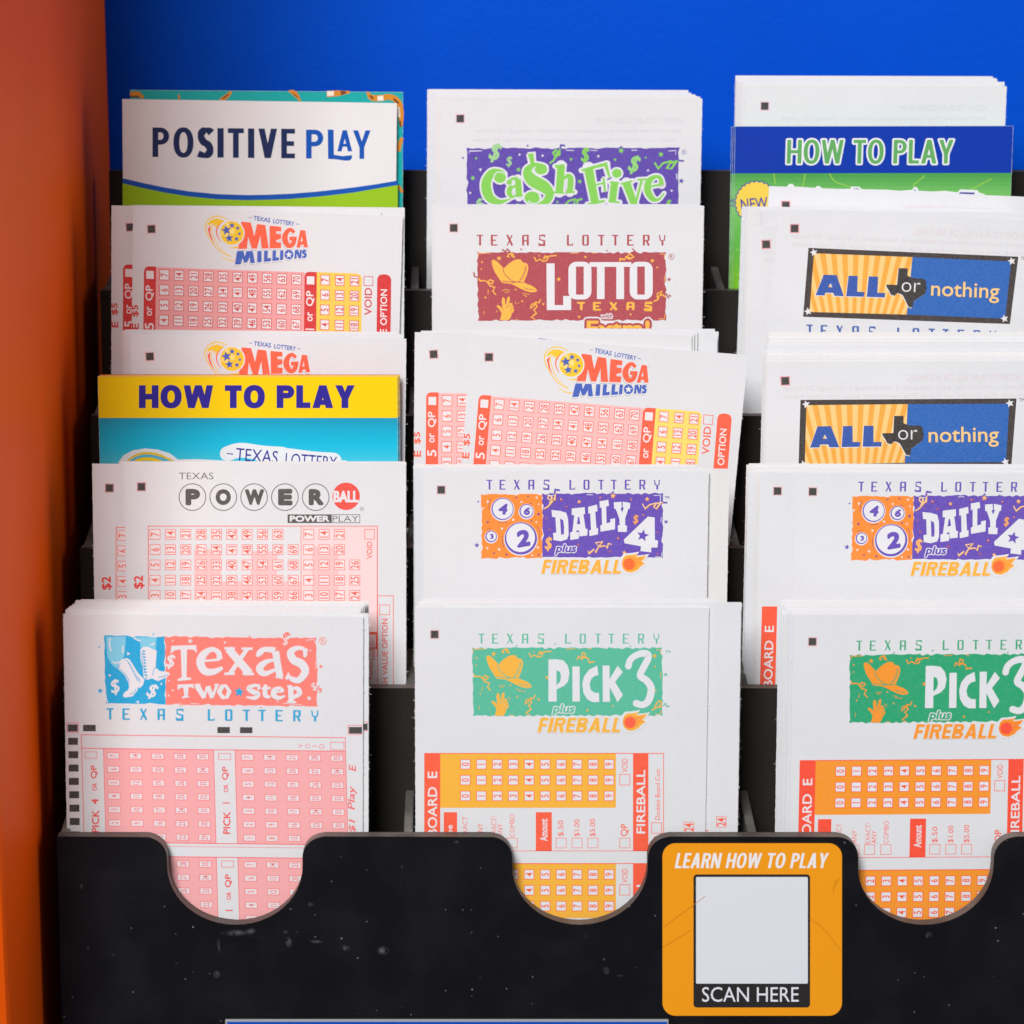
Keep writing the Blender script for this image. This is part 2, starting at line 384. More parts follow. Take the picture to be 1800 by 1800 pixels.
# condensed bold capitals as polygons, in a unit-high box; T is the stroke thickness, widths are relative
BLOCK_W = {'H':1.0,'O':1.08,'W':1.5,'T':.86,'P':.9,'L':.72,'A':1.06,'Y':1.0,'S':.84,'I':.34,'V':1.0,'E':.74,'F':.72,'R':.94,'B':.94,'N':1.04,' ':.40}
def block_glyph(ch, w, T, U):
    """list of (outer, holes) for one capital of width w, upright strokes T wide, level strokes U high (unit height)"""
    def bowl(y0, y1, x0=0.0, x1=w):
        r, n = (y1-y0)/2, 10; k = min(r*1.0/1.0, (x1-x0)*.62); cy = (y0+y1)/2
        o = [(x0, y0)] + [(x1-k+k*math.sin(math.pi*i/n), cy-r*math.cos(math.pi*i/n)) for i in range(n+1)] + [(x0, y1)]
        k2, r2 = max(.02, k-T), r-U
        h = [(x0+T, y0+U)] + [(x1-k+k2*math.sin(math.pi*i/n), cy-r2*math.cos(math.pi*i/n)) for i in range(n+1)] + [(x0+T, y1-U)]
        return o, h
    R = lambda a, b, c, d: ([(a, b), (c, b), (c, d), (a, d)], [])
    if ch == 'I': return [R(0, 0, w, 1)]
    if ch == 'H': return [R(0, 0, T, 1), R(w-T, 0, w, 1), R(T, .5-U/2, w-T, .5+U/2)]
    if ch == 'T': return [R(0, 0, w, U), R(w/2-T/2, U, w/2+T/2, 1)]
    if ch == 'L': return [R(0, 0, T, 1), R(T, 1-U, w, 1)]
    if ch == 'E': return [R(0, 0, T, 1), R(T, 0, w, U), R(T, .5-U/2, w*.93, .5+U/2), R(T, 1-U, w, 1)]
    if ch == 'F': return [R(0, 0, T, 1), R(T, 0, w, U), R(T, .5-U/2, w*.92, .5+U/2)]
    if ch == 'N': return [R(0, 0, T, 1), R(w-T, 0, w, 1), ([(0, 0), (T*1.1, 0), (w, 1), (w-T*1.1, 1)], [])]
    if ch == 'O':
        n = 28; e = lambda a, b, q=1.12: [(w/2+a*math.copysign(abs(math.cos(t))**(1/q), math.cos(t)), .5+b*math.copysign(abs(math.sin(t))**(1/q), math.sin(t))) for t in (2*math.pi*i/n for i in range(n))]
        return [(e(w/2, .515), [e(w/2-T*1.03, .515-U)])]
    if ch in 'PR':
        b0 = .58 if ch == 'P' else .55; o, h = bowl(0, b0)
        out = [(o[:-1] + [(T, b0), (T, 1), (0, 1)], [h])]
        if ch == 'R': out.append(([(w*.42, b0-.03), (w*.42+T*1.05, b0-.06), (w*1.02, 1), (w*1.02-T*1.12, 1)], []))
        return out
    if ch == 'B':
        o, h = bowl(0, .52, 0, w*.95); o2, h2 = bowl(.48, 1, 0, w); return [(o, [h]), (o2, [h2])]
    if ch in 'AV':
        f = (lambda y: y) if ch == 'A' else (lambda y: 1-y); D = T*1.08
        out = [([(0, f(1)), (D, f(1)), (w/2+D*.5, f(0)), (w/2-D*.5, f(0))], []), ([(w, f(1)), (w-D, f(1)), (w/2-D*.5, f(0)), (w/2+D*.5, f(0))], [])]
        if ch == 'A': out.append(R(w*.24, .64, w*.76, .64+U*.9))
        return out
    if ch == 'W':
        D = T*.98; q = w/4
        return [([(a-D/2*(1 if i else 0.0) , y0), (a+D/2*(1 if i else 2.0), y0), (b+D/2*(1 if i != 3 else 0.0), y1), (b-D/2*(1 if i != 3 else 2.0), y1)], []) for i, (a, y0, b, y1) in enumerate(((0, 0, q*1.06, 1), (q*1.06, 1, 2*q, 0), (2*q, 0, 3*q*.98, 1), (3*q*.98, 1, w, 0)))]
    if ch == 'Y':
        D = T*1.08; m = .60
        return [([(0, 0), (D, 0), (w/2+T*.42, m), (w/2-T/2, m)], []), ([(w, 0), (w-D, 0), (w/2-T*.42, m), (w/2+T/2, m)], []), R(w/2-T/2, m-.03, w/2+T/2, 1)]
    if ch == 'S':
        P = smooth_path([(w-T*.3, .16), (w*.72, U*.55), (w*.42, U*.52), (T*.55, .24), (w*.36, .46), (w*.66, .57), (w-T*.52, .77), (w*.58, 1-U*.5), (w*.28, 1-U*.52), (T*.1, .87)], 5); L, Q = [], []
        for i, p in enumerate(P):
            a, b = P[max(0, i-1)], P[min(len(P)-1, i+1)]; dx, dy = b[0]-a[0], b[1]-a[1]; d = math.hypot(dx, dy); hw = (U if abs(dx) > abs(dy) else T)*.5; hw = T*.5*abs(dy)/d + U*.5*abs(dx)/d
            L.append((p[0]-dy/d*hw, p[1]+dx/d*hw)); Q.append((p[0]+dy/d*hw, p[1]-dx/d*hw))
        return [(L + Q[::-1], [])]
def block(c, text, x0, y0, x1, y1, col, t=.25, shear=0.0, slope=0.0, gap=.13, outlines=()):
    """condensed bold capitals filling a box; t is the stroke as a share of the letter width"""
    tot = sum(BLOCK_W[ch] for ch in text) + gap*(len(text)-1); u = (x1-x0)/tot; H = y1-y0; polys = []; x = x0
    for ch in text:
        w = BLOCK_W[ch]*u
        if ch != ' ':
            T = t*u; wd = w/H; TT = T/H; UU = TT*.84
            for o, hs in block_glyph(ch, wd, TT if ch != 'I' else wd, UU):
                m = lambda p: (x + p[0]*H + shear*(1-p[1])*H, y0 + p[1]*H + slope*(x + p[0]*H - x0))
                polys.append(([m(p) for p in o], [[m(p) for p in h] for h in hs]))
        x += w + gap*u
    for oc, wd in outlines:
        c.up(2)
        for i, (o, hs) in enumerate(polys):
            for lp in [o] + hs:
                q = [p for j, p in enumerate(lp) if math.dist(p, lp[j-1]) > 1e-3]
                for j in range(len(q)): c.stroke(oc, [q[j-1], q[j]], 2*wd, smooth=False, same=True, dz=.11*((i+j) % 9)); 
                for j, p in enumerate(q): c.poly(oc, c.ell_pts(p[0], p[1], wd, n=8), same=True, dz=.11*((i+j+4) % 9))
    c.up(2)
    for i, (o, hs) in enumerate(polys): c.poly(col, o, *hs, same=True, dz=.12*(i % 8))

# ---------------------------------------------------------------- sheets
LEN = 19.4
def sheet_mesh(name, width, length, mats, seed, thick=.03, rough_edges=.012, hairs=0):
    """one sheet: top-left corner at the origin, fuzzy torn sides, thickness about z = 0 (cm in, metres out)"""
    r = random.Random(seed); n = 240
    def side(x, sgn):
        out = []
        for i in range(n+1):
            y = -length*i/n
            out.append((x + (sgn*r.uniform(-1, 1)*rough_edges if 0 < i < n else 0), y))
        return out
    L, R = side(0, -1), side(width, 1); V = []; F = []; mi = []
    for z in (thick/2, -thick/2):
        for a, b in zip(L, R): V += [(*a, z), (*b, z)]
    m = 2*(n+1)
    for i in range(n):
        a = 2*i
        F += [(a, a+2, a+3, a+1), (m+a+1, m+a+3, m+a+2, m+a), (a, m+a, m+a+2, a+2), (a+1, a+3, m+a+3, m+a+1)]; mi += [0, 2 if len(mats) > 2 else 0, 1, 1]
    F += [(0, 1, m+1, m), (m-2, 2*m-2, 2*m-1, m-1)]; mi += [1, 1]
    for _ in range(hairs):               # loose fibres of the torn perforation
        sgn = r.choice((-1, 1)); x = 0 if sgn < 0 else width; y = -r.uniform(.2, 8); ln = r.uniform(.02, .085); a = r.uniform(-1.2, 1.2); b_ = a + r.uniform(-.8, .8); q = .0035
        p0 = (x-sgn*.01, y); p1 = (x+sgn*math.cos(a)*ln*.5, y+math.sin(a)*ln*.5); p2 = (p1[0]+sgn*math.cos(b_)*ln*.5, p1[1]+math.sin(b_)*ln*.5)
        k0 = len(V)
        for p in (p0, p1, p2): V += [(p[0], p[1]-q, r.uniform(-.01, .01)), (p[0], p[1]+q, 0)]
        F += [(k0, k0+1, k0+3, k0+2), (k0+2, k0+3, k0+5, k0+4)]; mi += [1, 1]
    me = bpy.data.meshes.new(name); me.from_pydata([(a*CM, b*CM, c_*CM) for a, b, c_ in V], [], F)
    for mt in mats: me.materials.append(mt)
    me.polygons.foreach_set('material_index', mi); me.update()
    return me
def copy_tree(o, parent=None):
    c = o.copy(); COL.objects.link(c)
    if parent: c.parent = parent; c.matrix_parent_inverse.identity()
    for ch in list(o.children): copy_tree(ch, c)
    return c
def printed(c, name, label, cat, group, width=8.33, length=LEN, mats=None, hairs=36, seed=1, rough_edges=.0045):
    """turns a canvas into a thing: an empty at the sheet's corner > paper, printed parts"""
    root = empty(name); tag(root, label, cat, group)
    link('paper', sheet_mesh('paper', width, length, mats or [PAPER, EDGE], seed, c.thick, rough_edges, hairs), root)
    c.finish(root); place(root, sheet_matrix(*c.place)); return root
def again(src, label, px, py, k, b, phi):
    o = copy_tree(src); o['label'] = label; place(o, sheet_matrix(px, py, k, b, phi)); return o

# ---------------------------------------------------------------- cabinet: orange side, blue back, shelf
WALL_Y, SIDE_X = 22.0, -12.15
cab = empty('display_cabinet', (0, .1, -.15)); tag(cab, 'display cabinet with glossy orange side panel and bright blue back panel', 'cabinet')
def cab_part(o): o.matrix_parent_inverse = cab.matrix_world.inverted(); return o
cab.matrix_world = Matrix.Translation((0, .1, -.15))
for nm, lo, hi, mt, bv in (('back_panel', (-14.2, WALL_Y, -17), (34, WALL_Y + 1.5, 64), BLUE_WALL, 0),
                           ('side_panel', (SIDE_X - 1.9, -6.2, -17), (SIDE_X, WALL_Y - .02, 64), ORANGE, .45),
                           ('shelf_board', (SIDE_X + .02, -9, -17), (34, WALL_Y - .02, -15.3), BLUE_WALL, .1)):
    o = box(nm, lo, hi, mt, cab, bv); o.matrix_parent_inverse = cab.matrix_world.inverted()

# ---------------------------------------------------------------- rack of five pockets
SMUDGE = []
for (px, py, rx, rz, s) in ((425,1640,.42,.10,.32), (385,1665,.07,.22,.30), (381,1712,.10,.12,.30), (508,1655,.09,.16,.30), (503,1640,.07,.08,.3), (440,1637,.18,.09,.3),
                            (670,1672,.16,.14,.42), (607,1667,.12,.1,.34), (803,1480,.11,.06,.42), (545,1590,.1,.08,.2), (555,1655,.2,.05,.25), (143,1557,.06,.1,.16),
                            (1062,1686,.06,.05,.35), (1066,1706,.07,.10,.2), (1030,1645,.05,.06,.25), (1632,1645,.08,.08,.3), (1090,1715,.12,.05,.2)):
    p = on_plane(px, py, 0, 0); SMUDGE.append((p.x*CM, p.z/math.cos(LEAN)*CM, rx*CM, rz*CM, s))
PANEL_FRONT = black_plastic('black_acrylic_dusty', (.0055, .0055, .0075), (.40, .41, .43), SMUDGE)
PANEL = black_plastic('black_acrylic', (.021, .018, .016), (.26, .24, .22))
LIP = black_plastic('acrylic_cut_edge', (.085, .07, .062), (.45, .42, .4), film=.5)
DIV = black_plastic('divider_acrylic', (.10, .095, .085), (.5, .48, .45), film=.5)
rack = empty('slip_rack'); tag(rack, 'black acrylic tiered slip rack with scooped thumb notches in its front panel', 'rack')
TH = .42; X0, X1 = -11.58, 27.9; PITCHX = 9.82
DIVX = [-11.42, (717 - AX)*.0162, (1325 - AX)*.0162, (1325 - AX)*.0162 + PITCHX, (1325 - AX)*.0162 + 2*PITCHX - .2]
def panel_outline(notches, bottom):
    """front outline (x, height along the panel), lip at height 0"""
    out = [(X0, 0)]
    for c in notches:
        a, d, r = 1.93, 2.62, .62            # half width, depth, shoulder radius
        for i in range(9):
            t = math.radians(90 - 90*i/8); out.append((c - a - r + r*math.cos(t), -r + r*math.sin(t)))
        for i in range(25):
            t = math.radians(180 + 180*i/24); out.append((c + a*math.cos(t), -(d - 1.74) + 1.74*math.sin(t)))
        for i in range(9):
            t = math.radians(180 - 90*i/8); out.append((c + a + r + r*math.cos(t), -r + r*math.sin(t)))
    return out + [(X1, 0), (X1, bottom), (X0, bottom)]
def panel(name, k, notches, bottom, face_mat, depth=0.0):
    pts = panel_outline(notches, bottom); n = len(pts)
    tris = tessellate_polygon([[Vector((p[0], p[1], 0)) for p in pts]])
    V = [(x*CM, 0, z*CM) for x, z in pts] + [(x*CM, TH*CM, z*CM) for x, z in pts]; F = []; mi = []
    for t in tris:
        a, b, c = (pts[i] for i in t)
        if (b[0]-a[0])*(c[1]-a[1]) - (b[1]-a[1])*(c[0]-a[0]) < 0: t = tuple(reversed(t))
        F.append(tuple(t)); mi.append(0); F.append(tuple(n+i for i in reversed(t))); mi.append(0)
    for i in range(n):
        j = (i+1) % n; F.append((j, i, n+i, n+j)); mi.append(1)
    o = mesh(name, V, F, [face_mat, LIP], mi, rack)
    bevel(o, .0004, 2)
    o.location = (0, (k*DY + depth)*CM, k*DZ*CM); o.rotation_euler = (-LEAN, 0, 0); return o
NOTCH = [(412 - AX)*.0162, (1020 - AX)*.0162, (1629 - AX)*.0162, (1629 - AX)*.0162 + PITCHX]
panel('front_panel', 0, NOTCH, -14.2, PANEL_FRONT)
for k in range(1, 5): panel('pocket_panel', k, NOTCH, -14.2, PANEL)
panel('rear_panel', 5, [], -15.0, PANEL)
for k in range(5):
    for x in DIVX:
        y0, y1 = TH + .02, DY - .03; sl = math.tan(LEAN)
        v = []
        for dx in (-.13, .13):
            for (y, z) in ((y0, -.05), (y1 + .0, .22), (y1 - 13.0*sl, -13.0), (y0 - 13.0*sl, -13.0)):
                v.append(Vector((x + dx, k*DY + y, k*DZ + z)) * CM)
        o = mesh('divider', v, [(0,1,2,3),(7,6,5,4),(0,4,5,1),(1,5,6,2),(2,6,7,3),(3,7,4,0)], [DIV], parent=rack); bevel(o, .0005, 2)
    z = k*DZ - 13.6; yb = k*DY - 13.6*math.tan(LEAN)
    box('pocket_floor', (X0 + .1, yb + TH + .03, z), (X1 - .1, yb + DY - .04, z + .3), PANEL, rack)

# ---------------------------------------------------------------- shared artwork
def fireball(c, dx, dy, yel, red, green_out=None):
    fl = [(1325,755),(1333,718),(1356,692),(1395,690),(1425,686),(1455,680),(1437,706),(1480,702),(1520,695),(1496,730),(1482,742),(1510,758),(1474,782),(1452,808),(1405,830),(1362,824),(1336,802)]
    fl = [(x+dx, y+dy) for x, y in fl]; cx, cy = 1405+dx, 755+dy
    c.poly((228,229,233), [(cx+(x-cx)*1.22-2, cy+(y-cy)*1.22) for x, y in fl])
    c.poly(yel, fl)
    mid = tuple(int(v) for v in ((yel[0]+red[0])/2, (yel[1]*2+red[1])/3, (yel[2]+red[2])/2))
    c.poly(mid, [(x+dx, y+dy) for x, y in ((1385,705),(1420,712),(1455,720),(1500,706),(1470,742),(1495,757),(1458,772),(1430,800),(1390,812))])
    for p in (((1440,745),(1480,730)), ((1440,765),(1478,760)), ((1430,720),(1460,712))):
        c.stroke(yel, [(x+dx, y+dy) for x, y in p], 5, smooth=False)
    c.ring(mid, 1380+dx, 764+dy, 55, 7); c.ell(red, 1382+dx, 763+dy, 45)
def hat_and_hand(c, yel, bgc):
    c.poly(yel, [(247,252),(251,237),(265,233),(288,246),(318,276),(342,304),(384,264),(424,238),(452,230),(480,234),(486,248),(498,258),(519,259),(534,276),(538,300),(527,348),(501,412),(528,426),(566,440),(594,460),(607,481),(594,489),(560,492),(520,482),(472,461),(434,440),(395,424),(326,416),(318,402),(300,374),(272,332),(256,292)])
    for p, wd in ((((336,304),(345,338),(372,372),(410,400),(440,411)),6), (((326,403),(380,408),(440,411),(500,413)),6), (((440,411),(400,425)),4),
                  (((522,282),(516,320),(498,366),(472,405)),4), (((498,452),(530,466),(572,470),(590,478)),3)):
        c.stroke(bgc, p, wd)
    c.up()
    for i in range(9):
        t = i/8; x, y = 520-46*t*t-4*t, 290+112*t; c.stroke(bgc, [(x, y), (x-16, y+5)], 4.5, smooth=False, same=True)
    for i in range(6): c.stroke(bgc, [(508+11*i, 455+3.2*i), (514+11*i, 466+2*i)], 4, smooth=False, same=True)
    c.poly(yel, [(283,597),(301,594),(318,604),(331,618),(331,592),(326,560),(332,534),(342,530),(351,542),(355,586),(361,586),(368,545),(378,525),(389,526),(391,547),(385,582),(400,574),(412,580),(411,594),(420,600),(418,616),(426,630),(416,652),(405,660),(401,682),(382,711),(312,711),(322,682),(325,655),(312,631),(295,613)])
    for p in (((385,582),(378,606),(352,612)), ((411,594),(396,606)), ((418,616),(402,628),(398,650)), ((331,618),(340,632)), ((361,586),(358,600))): c.stroke(bgc, p, 3.5)
SQ = [[(365,205),(385,215),(376,195),(400,184),(406,205),(426,218),(406,176)],
      [(583,212),(600,245),(626,230),(656,246),(684,240),(694,214),(668,204),(654,226),(700,206),(762,200)],
      [(965,270),(975,240),(1002,262),(1032,240),(1030,220),(1010,212),(1000,240),(1052,256),(1062,290),(1106,282)],
      [(145,380),(156,402),(190,398),(216,410),(250,426),(262,405),(236,392),(214,410),(232,440),(272,452),(256,484),(282,512)],
      [(635,545),(620,576),(600,568),(576,604),(554,620),(562,588),(592,576),(606,606),(580,630),(602,656),(560,690),(592,706)],
      [(1552,668),(1590,648),(1610,640),(1632,612),(1625,592),(1600,602),(1578,642),(1612,644),(1640,634)]]
def confetti(c, yel, sq, wd=9):
    for q in sq: c.stroke(yel, SQ[q], wd, smooth=False)
def bits(c, col, pts, r=11):
    c.up()
    for i, p in enumerate(pts): c.tri(col, p[0], p[1], p[2] if len(p) > 2 else r, i*1.7, same=True)
def corner_ticks(c, col, x0, y0, x1, y1):
    for p in (((x0+8,y0+40),(x0+10,y0+12),(x0+105,y0+10)), ((x1-50,y0+18),(x1-15,y0+16),(x1-15,y0+55)), ((x1-60,y1-14),(x1-14,y1-16),(x1-12,y1-50)), ((x1-12,y0+190),(x1-16,y0+240)), ((x0+300,y1-8),(x0+330,y1-6)), ((x1-760,y0+12),(x1-690,y0+8)), ((x1-590,y0+6),(x1-560,y0+12))):
        c.stroke(col, p, 5, smooth=False)
def num(c, x, y, w_, h_, t, red, white=(232,231,236), fr=1.1, ht=None, fill=True):
    if fill: c.rect(white, x-w_/2, y-h_/2, x+w_/2, y+h_/2, same=True, dz=0)
    c.frame(red, x-w_/2, y-h_/2, x+w_/2, y+h_/2, fr, same=True, dz=.5)
    if t: c.text(t, x, y, None, ht or w_*.66, red, bold=.014, rot=90, same=True, cond=.72)
def vtext(c, t, x, y0, y1, h, col, bold=.02, shear=0, spacing=1.0):
    """text reading upwards, centred on x, from y1 (start) to y0 (end)"""
    c.text(t, x, (y0+y1)/2, abs(y1-y0), h, col, bold, shear, 90, spacing, same=True)
DOLLAR = lambda c, col, x, y, h, rot=0, bold=.02, w_=None: c.text('$', x, y, w_ or h*.5, h, col, bold, .15, rot)

# ---------------------------------------------------------------- slip: green / teal game (front tier)
def pick_slip(px, yel, grn, orange, red):
    c = Canvas(729, 1068, 0, .75, 0); c.thick = .03
    c.part('logo').crop(800, 1100, 4.5)
    header(c, 183, 62, 1432, 78, grn, 13, 8)
    c.rough(grn, [(135,172),(1637,170),(1642,712),(140,714)], 13, 34, 5)
    bits(c, grn, [(485,157,10),(790,142,10),(1385,162,10)]); c.star(grn, 1665, 385, 19, 10)
    hat_and_hand(c, yel, grn); confetti(c, yel, range(6)); corner_ticks(c, yel, 135, 172, 1640, 712)
    c.stroke(grn, [(1645,636),(1660,610),(1676,640),(1696,630)], 9, smooth=False)
    c.star(yel, 305, 222, 22, 10); c.star(yel, 1578, 238, 20, -15); c.star(yel, 727, 408, 18)
    bits(c, yel, [(168,253),(165,310,8),(198,535),(438,468),(490,560),(660,582,13),(1580,322),(1585,510),(1245,632),(1047,668,13),(622,202,8)], 10)
    for p in (((345,474),(395,470)), ((500,515),(560,520)), ((480,498),(520,506)), ((218,480),(212,515)), ((435,565),(432,590)), ((190,630),(188,665)), ((420,560),(418,575)), ((355,486),(385,484))): c.stroke(yel, p, 4, smooth=False)
    wh = (229,230,234)
    c.poly(wh, [(738,265),(800,263),(856,272),(890,312),(905,370),(893,440),(860,475),(802,502),(804,598),(738,598)], [(802,350),(828,362),(838,400),(829,442),(802,470)])
    c.poly(wh, [(927,320),(985,320),(986,598),(928,598)])
    c.poly(wh, [(1124,314),(1062,344),(1020,398),(1005,460),(1015,530),(1045,580),(1085,602),(1140,602),(1138,530),(1102,528),(1072,505),(1064,460),(1076,420),(1100,398),(1134,388)])
    c.poly(wh, [(1166,313),(1222,313),(1222,420),(1285,314),(1326,365),(1265,442),(1326,545),(1285,604),(1222,482),(1225,600),(1168,600)])
    c.stroke(wh, [(1370,318,52),(1384,272,50),(1424,236,50),(1480,217,54),(1523,226,56),(1524,262,54),(1496,318,54),(1464,392,54),(1512,430,56),(1548,482,58),(1546,545,58),(1522,600,56),(1482,624,52),(1432,612,54)], caps=True)
    c.text('plus', 857, 664, 178, 90, grn, .04, .2, outlines=((wh, .075),))
    c.up(); fireball(c, 0, 0, yel, red)
    block(c, 'FIREBALL', 650, 725, 1302, 842, yel, .30, .22, 0, .13, outlines=((wh, 5),))
    registered(c, 1683, 203, 1, grn); c.text('TM', 1683, 203, 40, 20, grn, .02)
    corner_mark(c, 764, 1115, (238,170,180))
    c.part('number_grid').crop(680, 1020, 2.769)
    wht = (232,232,236)
    def board(y, dy0, letter, full):
        R_ = lambda x0, y0, x1, y1, col, same=True: c.rect(col, x0, y0, x1, y1, same=same)
        c.up(); R_(182, y, 1348, y+4, red); R_(260, y+4, 1115, y+267, orange)
        c.up(); R_(182, y+.2, 260, y+438, red); R_(1198, y+.2, 1273, y+438, red); R_(1345, y+3, 1348.5, y+438, red)
        c.up()
        for r in range(3):
            for i in range(10): num(c, 382+77.7*i, y+55+77*r, 50, 50, str(i), red, wht, 3.4, 36)
        c.up()
        vtext(c, 'BOARD', 222, y+165, y+405, 46, wht, .02); vtext(c, letter, 222, y+90, y+122, 46, wht, .02)
        vtext(c, 'VOID', 1158, y+27, y+95, 28, red, .0); c.frame(red, 1132, y+103, 1184, y+157, 3, same=True)
        vtext(c, 'FIREBALL', 1236, y+82, y+392, 42, wht, .02); vtext(c, 'Doubles Board Cost', 1318, y+77, y+325, 24, red, 0)
        c.frame(red, 1287, y+338, 1338, y+392, 3, same=True)
        if full:
            R_(277, y+288, 342, y+435, red); R_(725, y+288, 803, y+438, red); c.up()
            vtext(c, 'Type', 310, y+350, y+446, 36, wht, .02); vtext(c, 'Amount', 764, y+320, y+428, 38, wht, .024)
            for x, t, y0 in ((380,'EXACT',310), (455,'ANY',342), (521,'EXACT/',307), (551,'ANY',345), (610,'COMBO',298)): vtext(c, t, x, y+y0, y+408, 24, red, -.006)
            for x, t, y0 in ((848,'$.50',328), (926,'$1.00',323), (1003,'$5.00',320)): vtext(c, t, x, y+y0, y+405, 30, red, 0)
            vtext(c, 'QP', 1158, y+345, y+405, 40, red, .01)
            for x in (380, 455, 530, 610, 848, 926, 1003, 1158): c.frame(red, x-26, y+413, x+26, y+467-4, 2.6, same=True)
            c.rect(red, 182, y+478-3, 1348, y+478, same=True)
            R_(182, y+437, 260, y+476, red); R_(1198, y+437, 1273, y+476, red); R_(725, y+437, 803, y+476, red); R_(1345, y+437, 1348.5, y+476, red)
    board(840, 0, 'E', True); board(1376, 0, 'D', False)
    for x, t in ((1470, '24'),): num(c, x, 1202, 50, 54, t, red, wht, 2.4, 42, fill=False)
    num(c, 1470, 1278, 50, 54, '23', red, wht, 2.4, 42, fill=False)
    vtext(c, 'T', 1392, 1230, 1256, 32, red, .01); vtext(c, 'S', 1316, 1243, 1272, 34, red, .03)
    return c
YEL, TEAL, ORG, RED = (250,184,58), (84,190,157), (251,183,48), (255,92,56)
pk = printed(pick_slip(0, YEL, TEAL, ORG, RED), 'play_slip', 'white slip with teal green logo, in front of its stack in the middle front pocket', 'play slip', 'printed play slips in the rack', seed=11)
again(pk, 'second teal logo slip peeking out to the right of the middle front slip', 786, 1060, 0, .83, -.15)
pko = printed(pick_slip(0, (251,152,24), (18,165,112), (252,152,20), (255,74,42)), 'play_slip', 'white slip with deep green logo and orange number grid in the right front pocket', 'play slip', 'printed play slips in the rack', seed=12)
place(pko, sheet_matrix(1394, 1081, 0, .75, -.35))

